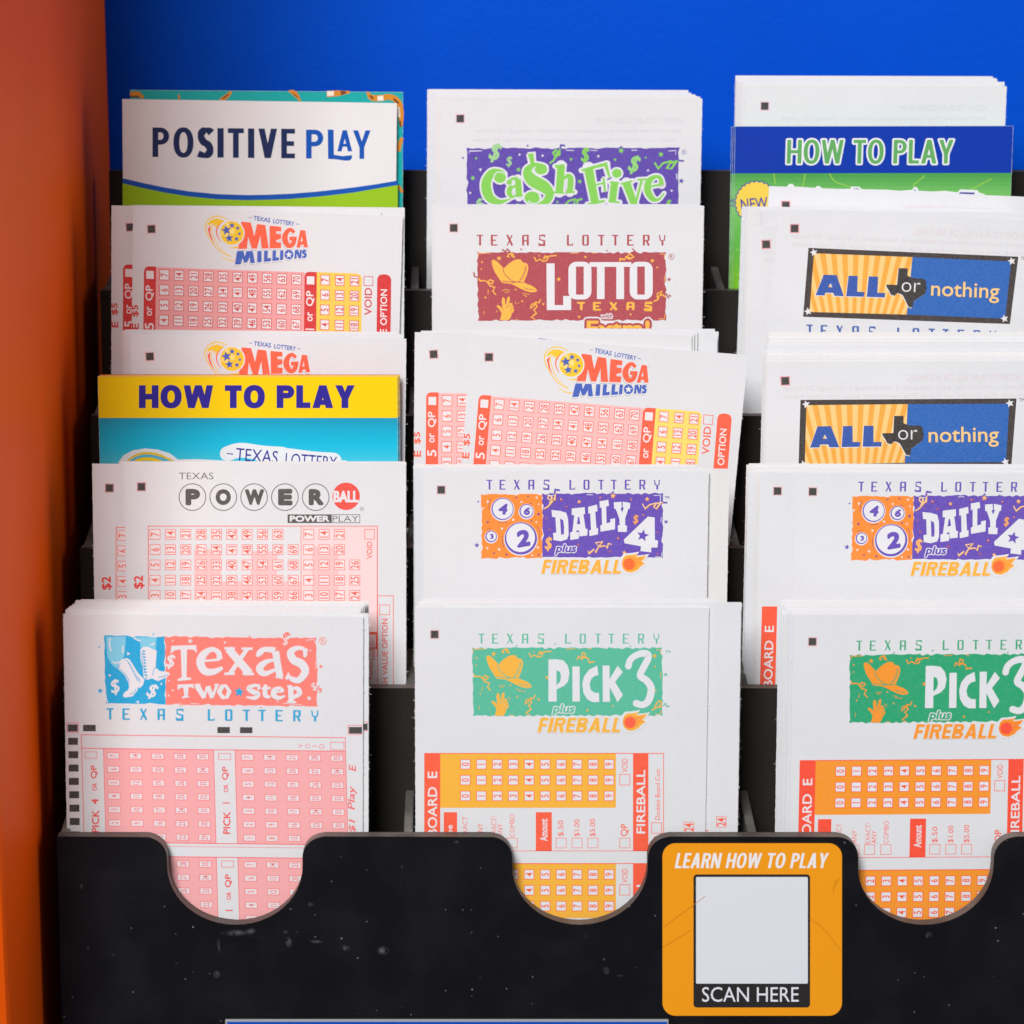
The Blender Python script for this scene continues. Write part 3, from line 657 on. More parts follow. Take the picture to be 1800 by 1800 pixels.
# ---------------------------------------------------------------- slip: purple and orange game (second tier)
def daily_slip():
    c = Canvas(744, 829, 1, .75, 0); c.crop(820, 820, 4.5)
    pur, org, wh, pale = (100,72,182), (255,141,42), (229,230,235), (250,205,150)
    header(c, 157, 105, 1372, 77, pur, 14, 9)
    c.rough(org, [(115,218),(607,216),(600,722),(118,729)], 13, 30, 3)
    c.rough(pur, [(600,211),(1555,209),(1552,722),(600,716)], 13, 34, 8)
    bits(c, pur, [(93,277,11)]); c.star(pur, 82, 622, 23, 12); c.star(pur, 1578, 437, 20, 8)
    bits(c, wh, [(168,278,14),(130,330,12),(555,245,13),(572,298,10),(435,280,12),(370,420,14),(280,490,13),(165,645,12),(258,655,14),(552,438,10),(565,640,13),(520,700,11),(330,300,6)])
    c.up()
    for x, y, r in ((393,245,12),(487,237,12),(570,376,18),(168,438,16),(512,430,12),(218,685,13),(318,695,15),(572,698,13)): c.star((140,78,130), x, y, r, x, same=True)
    for p in (((190,255),(178,300),(180,345)), ((255,440),(285,446),(325,438)), ((560,470),(578,520),(574,580)), ((283,545),(284,600),(298,640)), ((160,500),(195,490)), ((420,330),(415,350),(420,370)), ((490,288),(520,295))): c.stroke((110,70,110), p, 4)
    for x, y, r, t, h, rot, wd in ((285,335,88,'4',88,-6,72), (474,352,56,'6',62,-8,50), (430,568,128,'2',132,10,112), (195,552,46,'3',40,12,32)):
        c.ell(wh, x, y+4, r+6, same=False); c.ell(pur, x, y, r); c.ell((231,231,237), x+(2 if r < 100 else -2), y-(1 if r < 100 else 6), r-8 if r < 100 else r-14); c.text(t, x+(5 if r < 100 else 15), y, wd, h, pur, .06, .1, rot)
    D_ = [([(672,343),(740,350),(790,365),(804,420),(808,540),(795,575),(745,590),(688,580),(685,525),(710,522),(703,400),(678,398)], [(740,410),(765,425),(772,480),(770,535),(748,540)]),
          ([(832,332),(935,320),(938,375),(924,378),(942,492),(957,492),(955,545),(893,552),(890,503),(868,506),(870,518),(890,518),(888,570),(820,580),(820,520),(838,515),(852,385),(832,382)], [(881,398),(892,398),(900,452),(874,458)]),
          ([(962,318),(1032,300),(1037,352),(1018,357),(1028,488),(1042,487),(1040,535),(973,550),(970,505),(985,500),(978,368),(963,372)],),
          ([(1052,275),(1122,262),(1127,310),(1105,316),(1108,448),(1138,440),(1137,415),(1175,408),(1175,495),(1060,515),(1058,465),(1072,460),(1068,322),(1054,328)],),
          ([(1165,282),(1225,278),(1228,325),(1218,330),(1230,362),(1245,325),(1235,322),(1235,277),(1295,288),(1293,330),(1280,335),(1255,410),(1255,465),(1270,468),(1268,517),(1198,515),(1196,465),(1212,462),(1208,410),(1180,335),(1167,333)],)]
    for lp in D_: c.poly(wh, *lp)
    c.poly(wh, [(1435,395),(1488,402),(1490,580),(1515,585),(1510,640),(1460,640),(1462,678),(1375,668),(1380,630),(1250,606),(1244,578)]); c.star(pur, 1394, 545, 50, 12, .45)
    for q in ([(612,332),(640,318),(690,262),(706,205),(700,262),(668,270),(642,250),(650,224),(676,240),(655,300)],
              [(1390,292),(1412,332),(1450,300),(1500,288),(1530,292),(1500,335),(1482,318),(1500,290),(1555,282)],
              [(960,665),(965,688),(1010,652),(1018,680),(1040,640),(1076,592),(1020,602),(1050,632),(1096,625),(1110,645),(1122,606),(1146,614)]):
        c.stroke((190,120,80), [(x+3, y+4) for x, y in q], 10, smooth=False); c.stroke(pale, q, 9, smooth=False)
    c.stroke(pur, [(696,212),(702,182),(740,187)], 13, smooth=False); c.stroke(pur, [(1553,282),(1588,286)], 13, smooth=False)
    for x, y, r in ((890,277,17),(1158,230,24),(1428,256,20),(1247,680,18)): c.star((225,120,60), x+3, y+3, r, 5); c.star((250,190,120), x, y, r, 5)
    c.star(pur, 1158, 203, 14)
    bits(c, (205,100,70), [(750,262,15),(790,318,12),(1058,247,13),(1302,262,12),(1398,382,12),(632,408,10),(658,498,11),(1200,568,14),(884,616,13),(1136,672,12),(1508,520,10),(1510,692,11)])
    bits(c, (250,180,120), [(746,256,8),(1056,243,7),(1300,258,7),(1396,379,6),(1197,564,8)])
    DOLLAR(c, (250,180,100), 648, 612, 115, 0, .03, 58); DOLLAR(c, (245,165,90), 1338, 420, 80, 0, .03, 44)
    for p in (((1480,228),(1535,226),(1532,300)), ((640,230),(700,226)), ((950,222),(1000,222)), ((1540,400),(1537,440)), ((1490,712),(1540,716),(1546,680))): c.stroke(wh, p, 5, smooth=False)
    c.text('plus', 785, 655, 170, 84, pur, .04, .2, outlines=((wh, .075),))
    c.up(); fireball(c, -97, 8, (252,176,52), (255,104,36))
    block(c, 'FIREBALL', 590, 736, 1216, 847, (252,178,52), .30, .22, 0, .13, outlines=((wh, 5),))
    c.text('TM', 1585, 242, 36, 18, pur, .02)
    corner_mark(c, 775.5, 861, (238,180,190))
    c.part('number_grid').crop(0, 0, 1)
    c.rect((255,88,52), 753, 1064, 780, 1220); c.up(); vtext(c, 'BOARD', 767, 1124, 1206, 16, (235,232,236), .02); vtext(c, 'E', 767, 1098, 1109, 16, (235,232,236), .02)
    return c
dl = printed(daily_slip(), 'play_slip', 'white slip with purple and orange logo and numbered balls in the middle column', 'play slip', 'printed play slips in the rack', seed=21)
again(dl, 'white slip with purple and orange logo in front of the right column stack', 1398, 832, 1, .75, .15)
again(dl, 'slip showing red lettering bar, half hidden left of right column purple logo slip', 1336, 831, 1, .83, .1)

# ---------------------------------------------------------------- slip: gold ball game with pink grid
def mega_slip(pink=(247,190,188), red2=(252,98,66), ywl=(252,222,110)):
    c = Canvas(829, 587, 2, .75, 4.4); c.crop(940, 600, 8.1818)
    yel, red, blu, gry, wh = (248,203,22), (253,98,64), (62,96,190), (176,176,184), (232,232,236)
    for pts in ([(485,140,10),(400,95,16),(300,80,18),(200,120,16),(144,200,18),(150,300,16),(230,470,14),(340,600,14),(490,688,8)], [(235,205,14),(225,280,14),(260,400,12),(340,560,12),(490,685,9)], [(240,198,12),(290,235,14),(335,268,14)],
                [(470,548,6),(560,552,20),(640,530,24),(690,490,6)], [(335,665,4),(430,722,14),(538,745,16)]): c.stroke(yel, pts)
    c.poly(yel, [(165,228),(190,165),(250,122),(330,112),(432,152),(372,190),(330,245),(300,222),(240,182)])
    c.poly(red, [(216,212),(172,262),(198,380),(262,492),(222,375),(206,300)]); c.stroke(red, [(392,172,5),(322,240,15),(300,320,17),(325,410,11),(356,456,4)])
    M_ = [(678,175),(815,195),(855,400),(905,220),(1028,240),(1055,585),(950,582),(945,392),(880,580),(808,576),(762,402),(732,576),(604,573)]
    E_ = [(1090,252),(1260,277),(1256,345),(1182,340),(1180,375),(1252,384),(1246,452),(1176,470),(1173,498),(1245,504),(1236,590),(1070,585)]
    A_ = [(1540,335),(1612,345),(1636,596),(1576,593),(1570,552),(1530,554),(1516,596),(1464,593)]; Ah = [(1555,432),(1562,500),(1530,506)]
    G_ = [(1448,372,50),(1400,325,54),(1345,350,66),(1305,425,84),(1312,505,84),(1355,560,70),(1412,540,66),(1444,470,64)]
    L2 = [[(585,605),(680,607),(690,690),(725,610),(815,612),(838,790),(770,790),(765,702),(720,775),(680,780),(655,702),(630,796),(540,800)], [(885,615),(945,615),(935,780),(872,783)],
          [(985,617),(1040,617),(1028,728),(1080,725),(1072,772),(972,779)], [(1110,618),(1162,618),(1150,723),(1198,720),(1192,766),(1098,772)], [(1222,620),(1270,620),(1255,760),(1210,765)],
          [(1440,625),(1485,625),(1508,690),(1512,625),(1540,625),(1525,750),(1490,752),(1462,680),(1455,750),(1425,753)]]
    S_ = [(1604,655,26),(1574,640,30),(1556,665,34),(1590,694,36),(1580,730,34),(1540,732,26)]
    def sh(P, dx, dy): return [(p[0]+dx, p[1]+dy, *p[2:]) for p in P]
    for col, dx, dy in ((gry, -9, 26), (wh, -5, 18), (None, 0, 0)):
        r_, b_ = col or red, col or blu
        c.poly(r_, sh(M_, dx, dy)); c.poly(r_, sh(E_, dx, dy)); c.poly(r_, sh(A_, dx, dy), sh(Ah, dx, dy)); c.stroke(r_, sh(G_, dx, dy)); c.poly(r_, sh([(1372,425),(1482,428),(1474,486),(1368,484)], dx, dy))
        for P in L2: c.poly(b_, sh(P, dx, dy), same=True)
        c.up(); c.ell(b_, 1347+dx, 688+dy, 66, 70); c.stroke(b_, sh(S_, dx, dy))
    c.star(wh, 1347, 690, 52, 0, .45)
    c.ell(wh, 525, 335, 190); c.ell(yel, 525, 335, 173)
    for pts in ([(440,190),(480,180),(498,215),(470,240),(430,225)], [(370,300),(400,330),(400,365),(372,370)], [(525,262),(575,290),(560,345),(515,360),(490,310)], [(430,345),(470,335),(488,370),(450,392),(415,380)]): c.poly((252,226,130), pts)
    c.up()
    for x, y, r, a in ((447,292,76,-8),(535,225,46,5),(617,268,34,12),(637,352,29,18),(588,425,40,8),(480,410,64,-5)): c.star(blu, x, y, r, a, .44, same=True)
    c.text('TEXAS', 982, 150, 250, 66, blu, .015, 0, -10.5); c.text('LOTTERY', 1304, 213, 316, 66, blu, .015, 0, -10.5)
    c.stroke(blu, [(792,118),(836,124)], 7, smooth=False); c.stroke(blu, [(1480,242),(1528,251)], 7, smooth=False); registered(c, 1648, 375, 9, gry)
    corner_mark(c, 859.5, 627.7, (235,160,160))
    c.part('number_grid').crop(680, 540, 2.769)
    u, v = (.9970, .0770), (-.0790, .9968)
    def S(x, y): return (x + 0, y)
    O = (448, 425)
    def q(a, b): return (O[0]+u[0]*a+v[0]*b, O[1]+u[1]*a+v[1]*b)
    def panel_(col, a0, b0, a1, b1, r=0, sides='lr'):
        pts = []
        if 'l' in sides and r: pts += [(a0, b0+r), (a0+r*.3, b0+r*.3), (a0+r, b0)]
        else: pts += [(a0, b0)]
        if 'r' in sides and r: pts += [(a1-r, b0), (a1-r*.3, b0+r*.3), (a1, b0+r)]
        else: pts += [(a1, b0)]
        c.poly(col, [q(*p) for p in pts + [(a1, b1), (a0, b1)]])
    BOT = 520
    panel_(pink, 59, 3, 803, BOT); panel_(red2, 0, 0, 60, BOT, 22, 'l'); panel_(red2, 803, 0, 864, BOT, 20, 'l'); panel_(ywl, 864, 0, 1090, BOT, 24, 'r'); panel_(red2, 1166, 0, 1236, BOT, 24)
    c.up()
    def cell(a, b, w_, h_, t, col=red2, fill=True, ht=36):
        if fill: c.poly((236,232,234), [q(a-w_/2, b-h_/2), q(a+w_/2, b-h_/2), q(a+w_/2, b+h_/2), q(a-w_/2, b+h_/2)], same=True)
        i = 3.2; c.poly(col, [q(a-w_/2, b-h_/2), q(a+w_/2, b-h_/2), q(a+w_/2, b+h_/2), q(a-w_/2, b+h_/2)], [q(a-w_/2+i, b-h_/2+i), q(a+w_/2-i, b-h_/2+i), q(a+w_/2-i, b+h_/2-i), q(a-w_/2+i, b+h_/2-i)], same=True, dz=.5)
        if t: x, y = q(a, b); c.text(t, x, y, None, ht, col, .014, 0, 90-4.4, same=True, cond=.70)
    for i in range(10):
        for r in range(7): cell(102+73.4*i, 40+75*r, 50, 54, str(7-r+7*i))
    for i in range(3):
        for r in range(7): cell(906+73.4*i, 38+74*r, 46, 52, str(7-r+7*i))
    cell(30, 42, 44, 46, ''); cell(833, 42, 44, 46, ''); cell(1122, 36, 48, 48, '', fill=False)
    c.up()
    def vt(t, a, b, ln, h, col, bold=.02): x, y = q(a, b); c.text(t, x, y, ln, h, col, bold, 0, 90-4.4, same=True)
    w2 = (238,234,236)
    vt('QP', 30, 132, 76, 42, w2, .015); vt('or', 30, 222, 46, 26, w2, .02); vt('5', 30, 296, 32, 44, w2, .02)
    vt('QP', 833, 132, 76, 42, w2, .015); vt('or', 833, 222, 46, 26, w2, .02); vt('1', 833, 285, None, 44, w2, .02)
    vt('$5', -40, 223, 60, 34, red2, .03); vt('E', -40, 300, 30, 34, red2, .03)
    vt('VOID', 1122, 137, 136, 38, red2, .02); vt('OPTION', 1200, 163, 178, 34, w2, .02); vt('E', 1200, 285, 28, 34, w2, .02)
    return c
mg = printed(mega_slip(), 'play_slip', 'tilted white slip with gold ball logo and pink grid in the middle column', 'play slip', 'printed play slips in the rack', seed=31)
again(mg, 'upright pink grid slip half hidden behind the tilted gold ball slip', 729, 584, 2, .83, .6)
mgd = printed(mega_slip((240,166,166), (214,48,48), (250,206,84)), 'play_slip', 'front gold ball slip with deep red bars, below the white leaflet with green band', 'play slip', 'printed play slips in the rack', seed=32)
place(mgd, sheet_matrix(234, 364, 3, .75, 1.9))
again(mgd, 'pink grid slip mostly hidden behind the left column upper gold ball slip', 196, 361, 3, .83, 1.4)
again(mgd, 'gold ball slip with lower logo hidden behind the yellow and blue leaflet', 230, 588, 2, 1.35, .9)

# ---------------------------------------------------------------- slip: circled letters game
def power_slip():
    c = Canvas(218, 813, 1, .75, .2); c.crop(100, 540, 2.769)
    dk, red, wh, pk = (84,80,79), (240,80,66), (232,229,233), (249,196,196)
    c.text('TEXAS', 678, 821, 168, 33, dk, -.008)
    c.up()
    for x, t in ((660,'P'),(810,'O'),(960,'W'),(1110,'E'),(1260,'R')):
        c.ring(dk, x, 924, 67, 4, same=True); c.text(t, x+(2 if t != 'O' else 0), 924, 74 if t != 'W' else 92, 78, dk, .075, same=True)
    c.ell(red, 1408, 920, 67); c.text('BALL', 1408, 921, 122, 58, wh, .05)
    registered(c, 1485, 981, 10, dk)
    c.rect(dk, 1123, 1008, 1337, 1050); c.frame(dk, 1335, 1008, 1476, 1050, 3); c.text('POWER', 1230, 1029, 194, 30, wh, .05); c.text('PLAY', 1405, 1029, 126, 28, dk, -.008)
    corner_mark(c, 248.7, 855.5, (232,150,150))
    c.part('number_grid').crop(100, 540, 2.769); line = (240,108,88)
    pale = (247,216,217)
    c.rect(pale, 1190, 1068, 1560, 1700)
    c.up()
    for r_ in ((668,1178,800,1700),(945,1187,1073,1334),(800,1334,1188,1700)): c.rect(pk, *r_, same=True)
    c.up(); c.rect(pk, 1243, 1165, 1370, 1700)
    c.up()
    for r_ in ((443,1063,1562,1067),(443,1067,447,1700),(1187,1067,1190,1700),(1558,1067,1562,1700)): c.rect(line, *r_, same=True)
    c.up()
    for i in range(10):
        for r in range(8):
            n_ = 7-r+7*i
            if n_ < 1+7*i or n_ > 69: continue
            num(c, 478+74.7*i, 1105+74.4*r, 52, 51, str(n_), line, (240,228,230), 3, 40)
    for i in range(4):
        for r in range(8):
            n_ = 7-r+7*i
            if n_ < 1+7*i or n_ > 26: continue
            num(c, 1226+74.7*i, 1105+74.4*r, 52, 51, str(n_), line, (240,228,230), 3, 40)
    num(c, 1522, 1105, 50, 50, '', line, fr=3, fill=False)
    c.up(); vtext(c, 'VOID', 1522, 1140, 1225, 27, line, .01); vtext(c, '$2', 401, 1305, 1370, 52, (235,60,50), .03)
    c.crop(60, 1020, 2.647)
    c.frame(line, 1597, 70, 1673, 600, 3.4); num(c, 1631, 137, 50, 48, '', line, fr=3, fill=False)
    c.rect((240,90,70), 1548, 240, 1597, 252, same=True); c.rect((240,90,70), 1590, 252, 1597, 320, same=True); c.rect(line, 1530, 312, 1597, 317, same=True)
    num(c, 1562, 345, 42, 50, '', line, fr=3, fill=False); vtext(c, 'VOID', 1562, 378, 465, 26, line, .01); vtext(c, 'CASH VALUE OPTION', 1632, 178, 545, 27, line, .015)
    return c
pw = printed(power_slip(), 'play_slip', 'white slip with letters in circles and a red ball above a pink number grid', 'play slip', 'printed play slips in the rack', width=8.22, seed=41)
again(pw, 'slip with red dollar price hidden behind the circled letters slip', 162, 815, 1, .83, .5)

# ---------------------------------------------------------------- slip: cyan and coral game with boots
def step_slip():
    c = Canvas(111, 1079, 0, .75, .55); c.crop(160, 1100, 4)
    cy, co, wh, lc = (0,168,222), (252,128,116), (230,229,234), (126,206,234)
    c.rough(co, [(518,72),(1586,82),(1596,568),(526,555)], 13, 36, 14)
    c.rough(cy, [(92,66),(520,74),(526,552),(104,546)], 11, 36, 15)
    bits(c, cy, [(58,148,10),(438,58,9)]); c.star(cy, 65, 457, 22, 8); c.star(co, 1616, 285, 18, 10)
    bits(c, co, [(1116,72,9),(1196,574,9)])
    c.poly(lc, [(105,75),(245,75),(240,180),(230,225),(200,245),(180,300),(140,265),(115,215)]); c.poly(lc, [(285,80),(330,88),(345,112),(350,160),(455,172),(462,78)])
    for p in (((135,85),(130,130),(142,178)), ((225,140),(222,190)), ((150,250),(175,262),(190,250)), ((415,130),(435,132),(442,118)), ((300,84),(330,100),(348,104))): c.stroke(wh, p, 9)
    b1 = [(195,255),(215,235),(250,226),(272,236),(330,330),(376,378),(366,415),(345,436),(330,432),(328,452),(292,496),(236,504),(224,490),(235,468),(262,450),(268,430),(265,400),(240,350),(190,300)]
    b2 = [(348,165),(370,148),(405,146),(435,165),(462,172),(455,290),(480,316),(545,325),(556,340),(530,362),(470,388),(450,380),(430,368),(400,378),(372,372),(364,290),(348,230)]
    c.poly(wh, b1); c.poly(wh, b2)
    for p in (((206,262),(200,296),(250,350),(270,395)), ((240,238),(262,250)), ((340,400),(346,380),(330,360)), ((270,480),(300,470),(318,440)), ((360,180),(360,240),(378,330)), ((470,360),(510,355),(540,342)), ((458,290),(440,310),(436,350)), ((375,372),(400,360))): c.stroke(cy, p, 4.5)
    c.up()
    for i in range(9):
        t = i/8; x, y = 265+62*t, 255+120*t; c.poly(cy, [(x-7, y), (x+14, y+3), (x+1, y+13)], same=True); c.poly(cy, [(x+52-52*1.0+2, y), (x+4, y), (x, y+2)], same=True)
        x, y = 368+14*t, 168+170*t; c.poly(cy, [(x-5, y), (x+20, y+8), (x-3, y+17)], same=True)
    bits(c, wh, [(262,195,15),(132,348,12),(330,535,14),(495,408,11),(115,530,8)])
    DOLLAR(c, wh, 170, 430, 110, 12, .02, 66); DOLLAR(c, wh, 430, 462, 112, -18, .02, 70); DOLLAR(c, wh, 558, 252, 105, -8, .02, 62)
    DOLLAR(c, co, 1368, 92, 104, -8, .02, 56); DOLLAR(c, wh, 1368, 110, 62, -8, .0, 40); DOLLAR(c, wh, 1568, 430, 60, 30, .01, 36); DOLLAR(c, co, 1606, 445, 52, 40, .01, 34)
    c.poly(wh, [(565,140),(740,134),(745,192),(722,166),(676,165),(672,360),(705,365),(705,378),(608,388),(611,372),(638,362),(632,166),(592,170),(560,196)])
    c.stroke(wh, [(775,248,14),(905,236,18)], smooth=False)
    c.stroke(wh, [(906,236,40),(895,185,36),(845,165,34),(788,205,54),(770,262,58),(802,318,52),(862,322,44),(926,294,22)])
    c.stroke(wh, [(965,160,54),(1116,334,56)], smooth=False); c.stroke(wh, [(1102,158,28),(978,334,32)], smooth=False)
    for p, wd in ((((938,158),(1012,158)),18), (((1058,160),(1136,160)),18), (((938,336),(1012,336)),18), (((1066,336),(1146,338)),20)): c.stroke(wh, p, wd, smooth=False)
    c.stroke(wh, [(1298,178,50),(1312,270,48),(1330,362,48)]); c.stroke(wh, [(1168,216,18),(1186,190,42),(1222,165,36),(1296,172,44)]); c.stroke(wh, [(1304,238,14),(1232,252,34),(1186,298,52),(1222,335,38),(1312,300,18)]); c.poly(wh, [(1308,340),(1354,368),(1342,374),(1294,362)])
    c.stroke(wh, [(1512,212,18),(1500,165,24),(1450,155,32),(1404,186,50),(1424,238,56),(1482,268,60),(1506,322,54),(1462,380,44),(1412,372,34),(1378,344,10)]); c.poly(wh, [(1488,150),(1526,162),(1512,222),(1494,218)]); c.poly(wh, [(1388,322),(1400,350),(1380,380),(1364,370)])
    c.poly(wh, [(608,412),(720,408),(724,442),(702,430),(686,432),(682,494),(698,500),(640,510),(640,497),(656,492),(650,434),(630,436),(610,452)])
    for p in ([(745,418,40),(798,506,32)], [(796,506,18),(818,424,18)], [(822,424,34),(854,506,30)], [(852,506,16),(886,420,22)]): c.stroke(wh, p, smooth=False)
    c.stroke(wh, [(728,416),(770,412)], 14, smooth=False); c.stroke(wh, [(868,416),(900,412)], 14, smooth=False)
    c.poly(wh, [(885,465),(910,414),(952,410),(990,460),(966,510),(920,516)], [(918,470),(938,428),(958,455),(945,498)])
    c.star(cy, 1042, 464, 36, 8, .48)
    c.stroke(wh, [(1186,446,14),(1180,424,20),(1150,418,24),(1110,436,32),(1130,458,36),(1172,478,38),(1152,506,28),(1092,500,12)]); c.poly(wh, [(1172,408),(1192,414),(1182,450),(1170,446)])
    c.stroke(wh, [(1228,412,26),(1226,486,34),(1264,500,14)]); c.stroke(wh, [(1200,440),(1264,436)], 16, smooth=False)
    c.stroke(wh, [(1290,466,12),(1352,462,14)], smooth=False); c.stroke(wh, [(1352,462,28),(1328,438,24),(1290,452,36),(1286,486,38),(1322,506,28),(1366,490,12)])
    c.stroke(wh, [(1404,424,38),(1408,532,38)], smooth=False); c.stroke(wh, [(1418,440,16),(1452,440,32),(1466,474,36),(1420,506,22)]); c.stroke(wh, [(1380,424),(1412,422)], 14, smooth=False); c.stroke(wh, [(1378,534),(1442,536)], 14, smooth=False)
    c.star(wh, 698, 106, 20, 10); c.star(wh, 1534, 508, 20, 20); c.star((245,190,180), 628, 552, 18)
    bits(c, wh, [(575,104,9),(942,116,12),(1542,172,9),(575,452,10),(546,490,10),(1312,530,9),(548,385,8)])
    for p in (((1510,100),(1570,96),(1575,120)), ((1588,500),(1592,560)), ((110,510),(116,545)), ((1580,250),(1584,300)), ((700,545),(760,548)), ((1350,545),(1480,552))): c.stroke(wh, p, 4.5, smooth=False)
    registered(c, 1630, 104, 26, co)
    header(c, 108, 578, 1490, 78, (0,166,216), 15, 9, .0100)
    c.crop(60, 1020, 2.647); rd = (246,110,118)
    marks = [(157+1.3*i, 670+62.2*i, 203+1.3*i, 703+62.2*i) for i in range(9)] + [(228,672,287,702),(853,682,911,711),(958,683,1016,711),(1465,682,1526,713)]
    for i, (x0, y0, x1, y1) in enumerate(marks):
        c.part('timing_mark#%d' % i)
        if i in (0, 12): c.frame(rd, x0-5, y0-9, x1+(4 if i == 0 else 0), y1+5, 3)
        c.rect(BLK, x0, y0, x1, y1)
    c.part('number_grid').crop(60, 1020, 2.647)
    pink, ln = (248,174,176), (244,104,108)
    O = (218, 716); u, v = (1230/1230, 14/1230), (15/560, 1.0)
    def q(a, b): return (O[0]+a*u[0]+b*v[0], O[1]+a*u[1]+b*v[1])
    def quad(col, a0, b0, a1, b1, same=True, dz=0): c.poly(col, [q(a0,b0), q(a1,b0), q(a1,b1), q(a0,b1)], same=same, dz=dz)
    def fr(col, a0, b0, a1, b1, t): c.poly(col, [q(a0,b0), q(a1,b0), q(a1,b1), q(a0,b1)], [q(a0+t,b0+t), q(a1-t,b0+t), q(a1-t,b1-t), q(a0+t,b1-t)], same=True, dz=.5)
    def cell(a, b, w_, h_, t, fill=True):
        if fill: quad((236,224,228), a-w_/2, b-h_/2, a+w_/2, b+h_/2)
        fr(ln, a-w_/2, b-h_/2, a+w_/2, b+h_/2, 2.6)
        if t: x, y = q(a, b); c.text(t, x, y, None, 29, (236,96,104), .006, 0, 89.4, same=True, cond=.52)
    c.up(); quad(ln, 0, 0, 1231, 4); quad(ln, 0, 4, 3.4, 516); quad(ln, 1228, 4, 1231, 516)
    def board(b0, b1, rows):
        c.up(); quad(pink, 104, b0, 616, b1); quad(pink, 716, b0, 1228, b1)
        c.up(); quad(ln, 3, b0-3, 1229, b0+1); quad(ln, 3, b1-1, 1229, b1+3)
        for a in (103, 615, 715): quad(ln, a-1.5, b0, a+1.5, b1)
        c.up()
        for g, a0 in ((0, 147), (1, 772)):
            for i in range(5):
                for r in range(rows): cell(a0+104*i, b0+32+62.6*r, 58, 31, str(7-r+7*i))
        for a in (44, 666): cell(a, b0+30, 58, 32, '', False)
        c.up()
        for a, t in ((57, '4'), (668, '1')):
            for s_, y_, ln_, h_ in (('QP',108,62,32), ('OR',178,36,21), (t,246,26,34), ('PICK',338,104,34)):
                x, y = q(a, b0+y_); c.text(s_, x, y, ln_ if s_ != '1' else None, h_, (240,72,72), .025, 0, 89.4, same=True)
    board(66, 500, 7); board(566, 1000, 7)
    c.up(); quad(ln, 0, 516, 1231, 518)
    for i, ch in enumerate('VOID'): x, y = q(1020+33*i, 42); c.text(ch, x, y, 20 if ch != 'I' else 3, 22, ln, -.01, 0, 90, same=True)
    fr(ln, 1160, 22, 1224, 60, 2.6)
    for t, y0, y1 in (('E', 856, 888), ('Play', 955, 1068), ('$1', 1110, 1175)):
        c.text(t, 1481, (y0+y1)/2, y1-y0, 34 if t != 'Play' else 42, (244,110,112), .015, .2, 90, same=True)
    return c
ts = printed(step_slip(), 'play_slip', 'white slip with cyan and coral logo, boots and pink grid in the left front pocket', 'play slip', 'printed play slips in the rack', width=8.5, seed=51)
again(ts, 'slip showing black edge mark just right of the boots logo slip', 121, 1074, 0, .84, .45)

# ---------------------------------------------------------------- slip: maroon game
def lotto_slip():
    c = Canvas(763, 363, 3, .75, 0); c.crop(820, 400, 4.5)
    mar, yel, wh = (178,72,82), (253,188,72), (231,231,235)
    header(c, 80, 58, 1492, 84, mar, 16, 10)
    c.rough(mar, [(83,192),(1578,194),(1578,736),(88,737)], 13, 34, 23)
    c.crop(820, 400, 4.5, -48, 20); hat_and_hand(c, yel, mar); confetti(c, yel, (0, 1, 3, 4)); c.crop(820, 400, 4.5)
    corner_ticks(c, yel, 83, 192, 1580, 736)
    for q in ([(1210,268),(1216,244),(1250,254),(1260,232),(1290,250),(1322,232),(1290,205),(1268,230),(1300,240)], [(1478,585),(1512,570),(1545,500),(1510,520),(1506,548),(1552,530),(1575,552)]): c.stroke(yel, q, 10, smooth=False)
    for q in ([(280,172),(310,190),(322,170),(345,190)], [(1312,165),(1334,188),(1300,200)], [(1578,520),(1600,560),(1602,530),(1618,545)], [(58,352),(62,385),(92,395)]): c.stroke(mar, q, 11, smooth=False)
    bits(c, mar, [(433,172,11),(1110,182,10)]); c.star(mar, 1602, 410, 19, 10)
    c.star(yel, 258, 243, 22, 10); c.star(yel, 1470, 262, 20, 10); c.star(yel, 730, 408, 20, -8)
    bits(c, yel, [(122,273,11),(940,232,14),(1508,315,11),(150,552,12),(388,490,10),(440,582,12),(608,605,13),(890,706,14),(1298,686,12),(118,328,9),(573,222,9)])
    for p in (((280,500),(310,490),(342,495)), ((300,512),(340,508)), ((440,520),(500,528)), ((450,535),(480,545)), ((172,490),(170,530)), ((385,585),(395,605)), ((410,590),(415,600)), ((140,660),(138,685)), ((235,655),(245,668))): c.stroke(yel, p, 5, smooth=False)
    c.poly(wh, [(632,283),(697,283),(697,613),(765,613),(765,540),(828,540),(828,652),(635,652)])
    for x0, x1, h0, h1 in ((806,988,866,927), (1291,1473,1350,1410)): c.poly(wh, c.rrect_pts(x0, 270, x1, 568, 62), [(h0,308),(h1,308),(h1,530),(h0,530)])
    for r in ((974,273,1304,310),(1032,310,1092,565),(1185,310,1246,565)): c.rect(wh, *r)
    c.up()
    for ch, x in zip('TEXAS', (875,1003,1133,1267,1407)): glyph(c, ch, x, 592, 60, 60, yel, 20, 14)
    c.up(3); c.text('Extra!', 1200, 794, 512, 128, wh, .05, outlines=((wh, .135),)); c.text('Extra!', 1200, 794, 512, 128, mar, .05, outlines=((mar, .075),)); c.text('Extra!', 1200, 794, 500, 118, yel, .035)
    c.text('with', 1110, 699, 88, 38, mar, .02, .2, outlines=((wh, .12),)); registered(c, 1620, 229, 23, mar)
    corner_mark(c, 797.6, 400.6, (240,180,180)); return c
lt = printed(lotto_slip(), 'play_slip', 'white slip with maroon logo and tall white lettering in the middle column', 'play slip', 'printed play slips in the rack', seed=61)

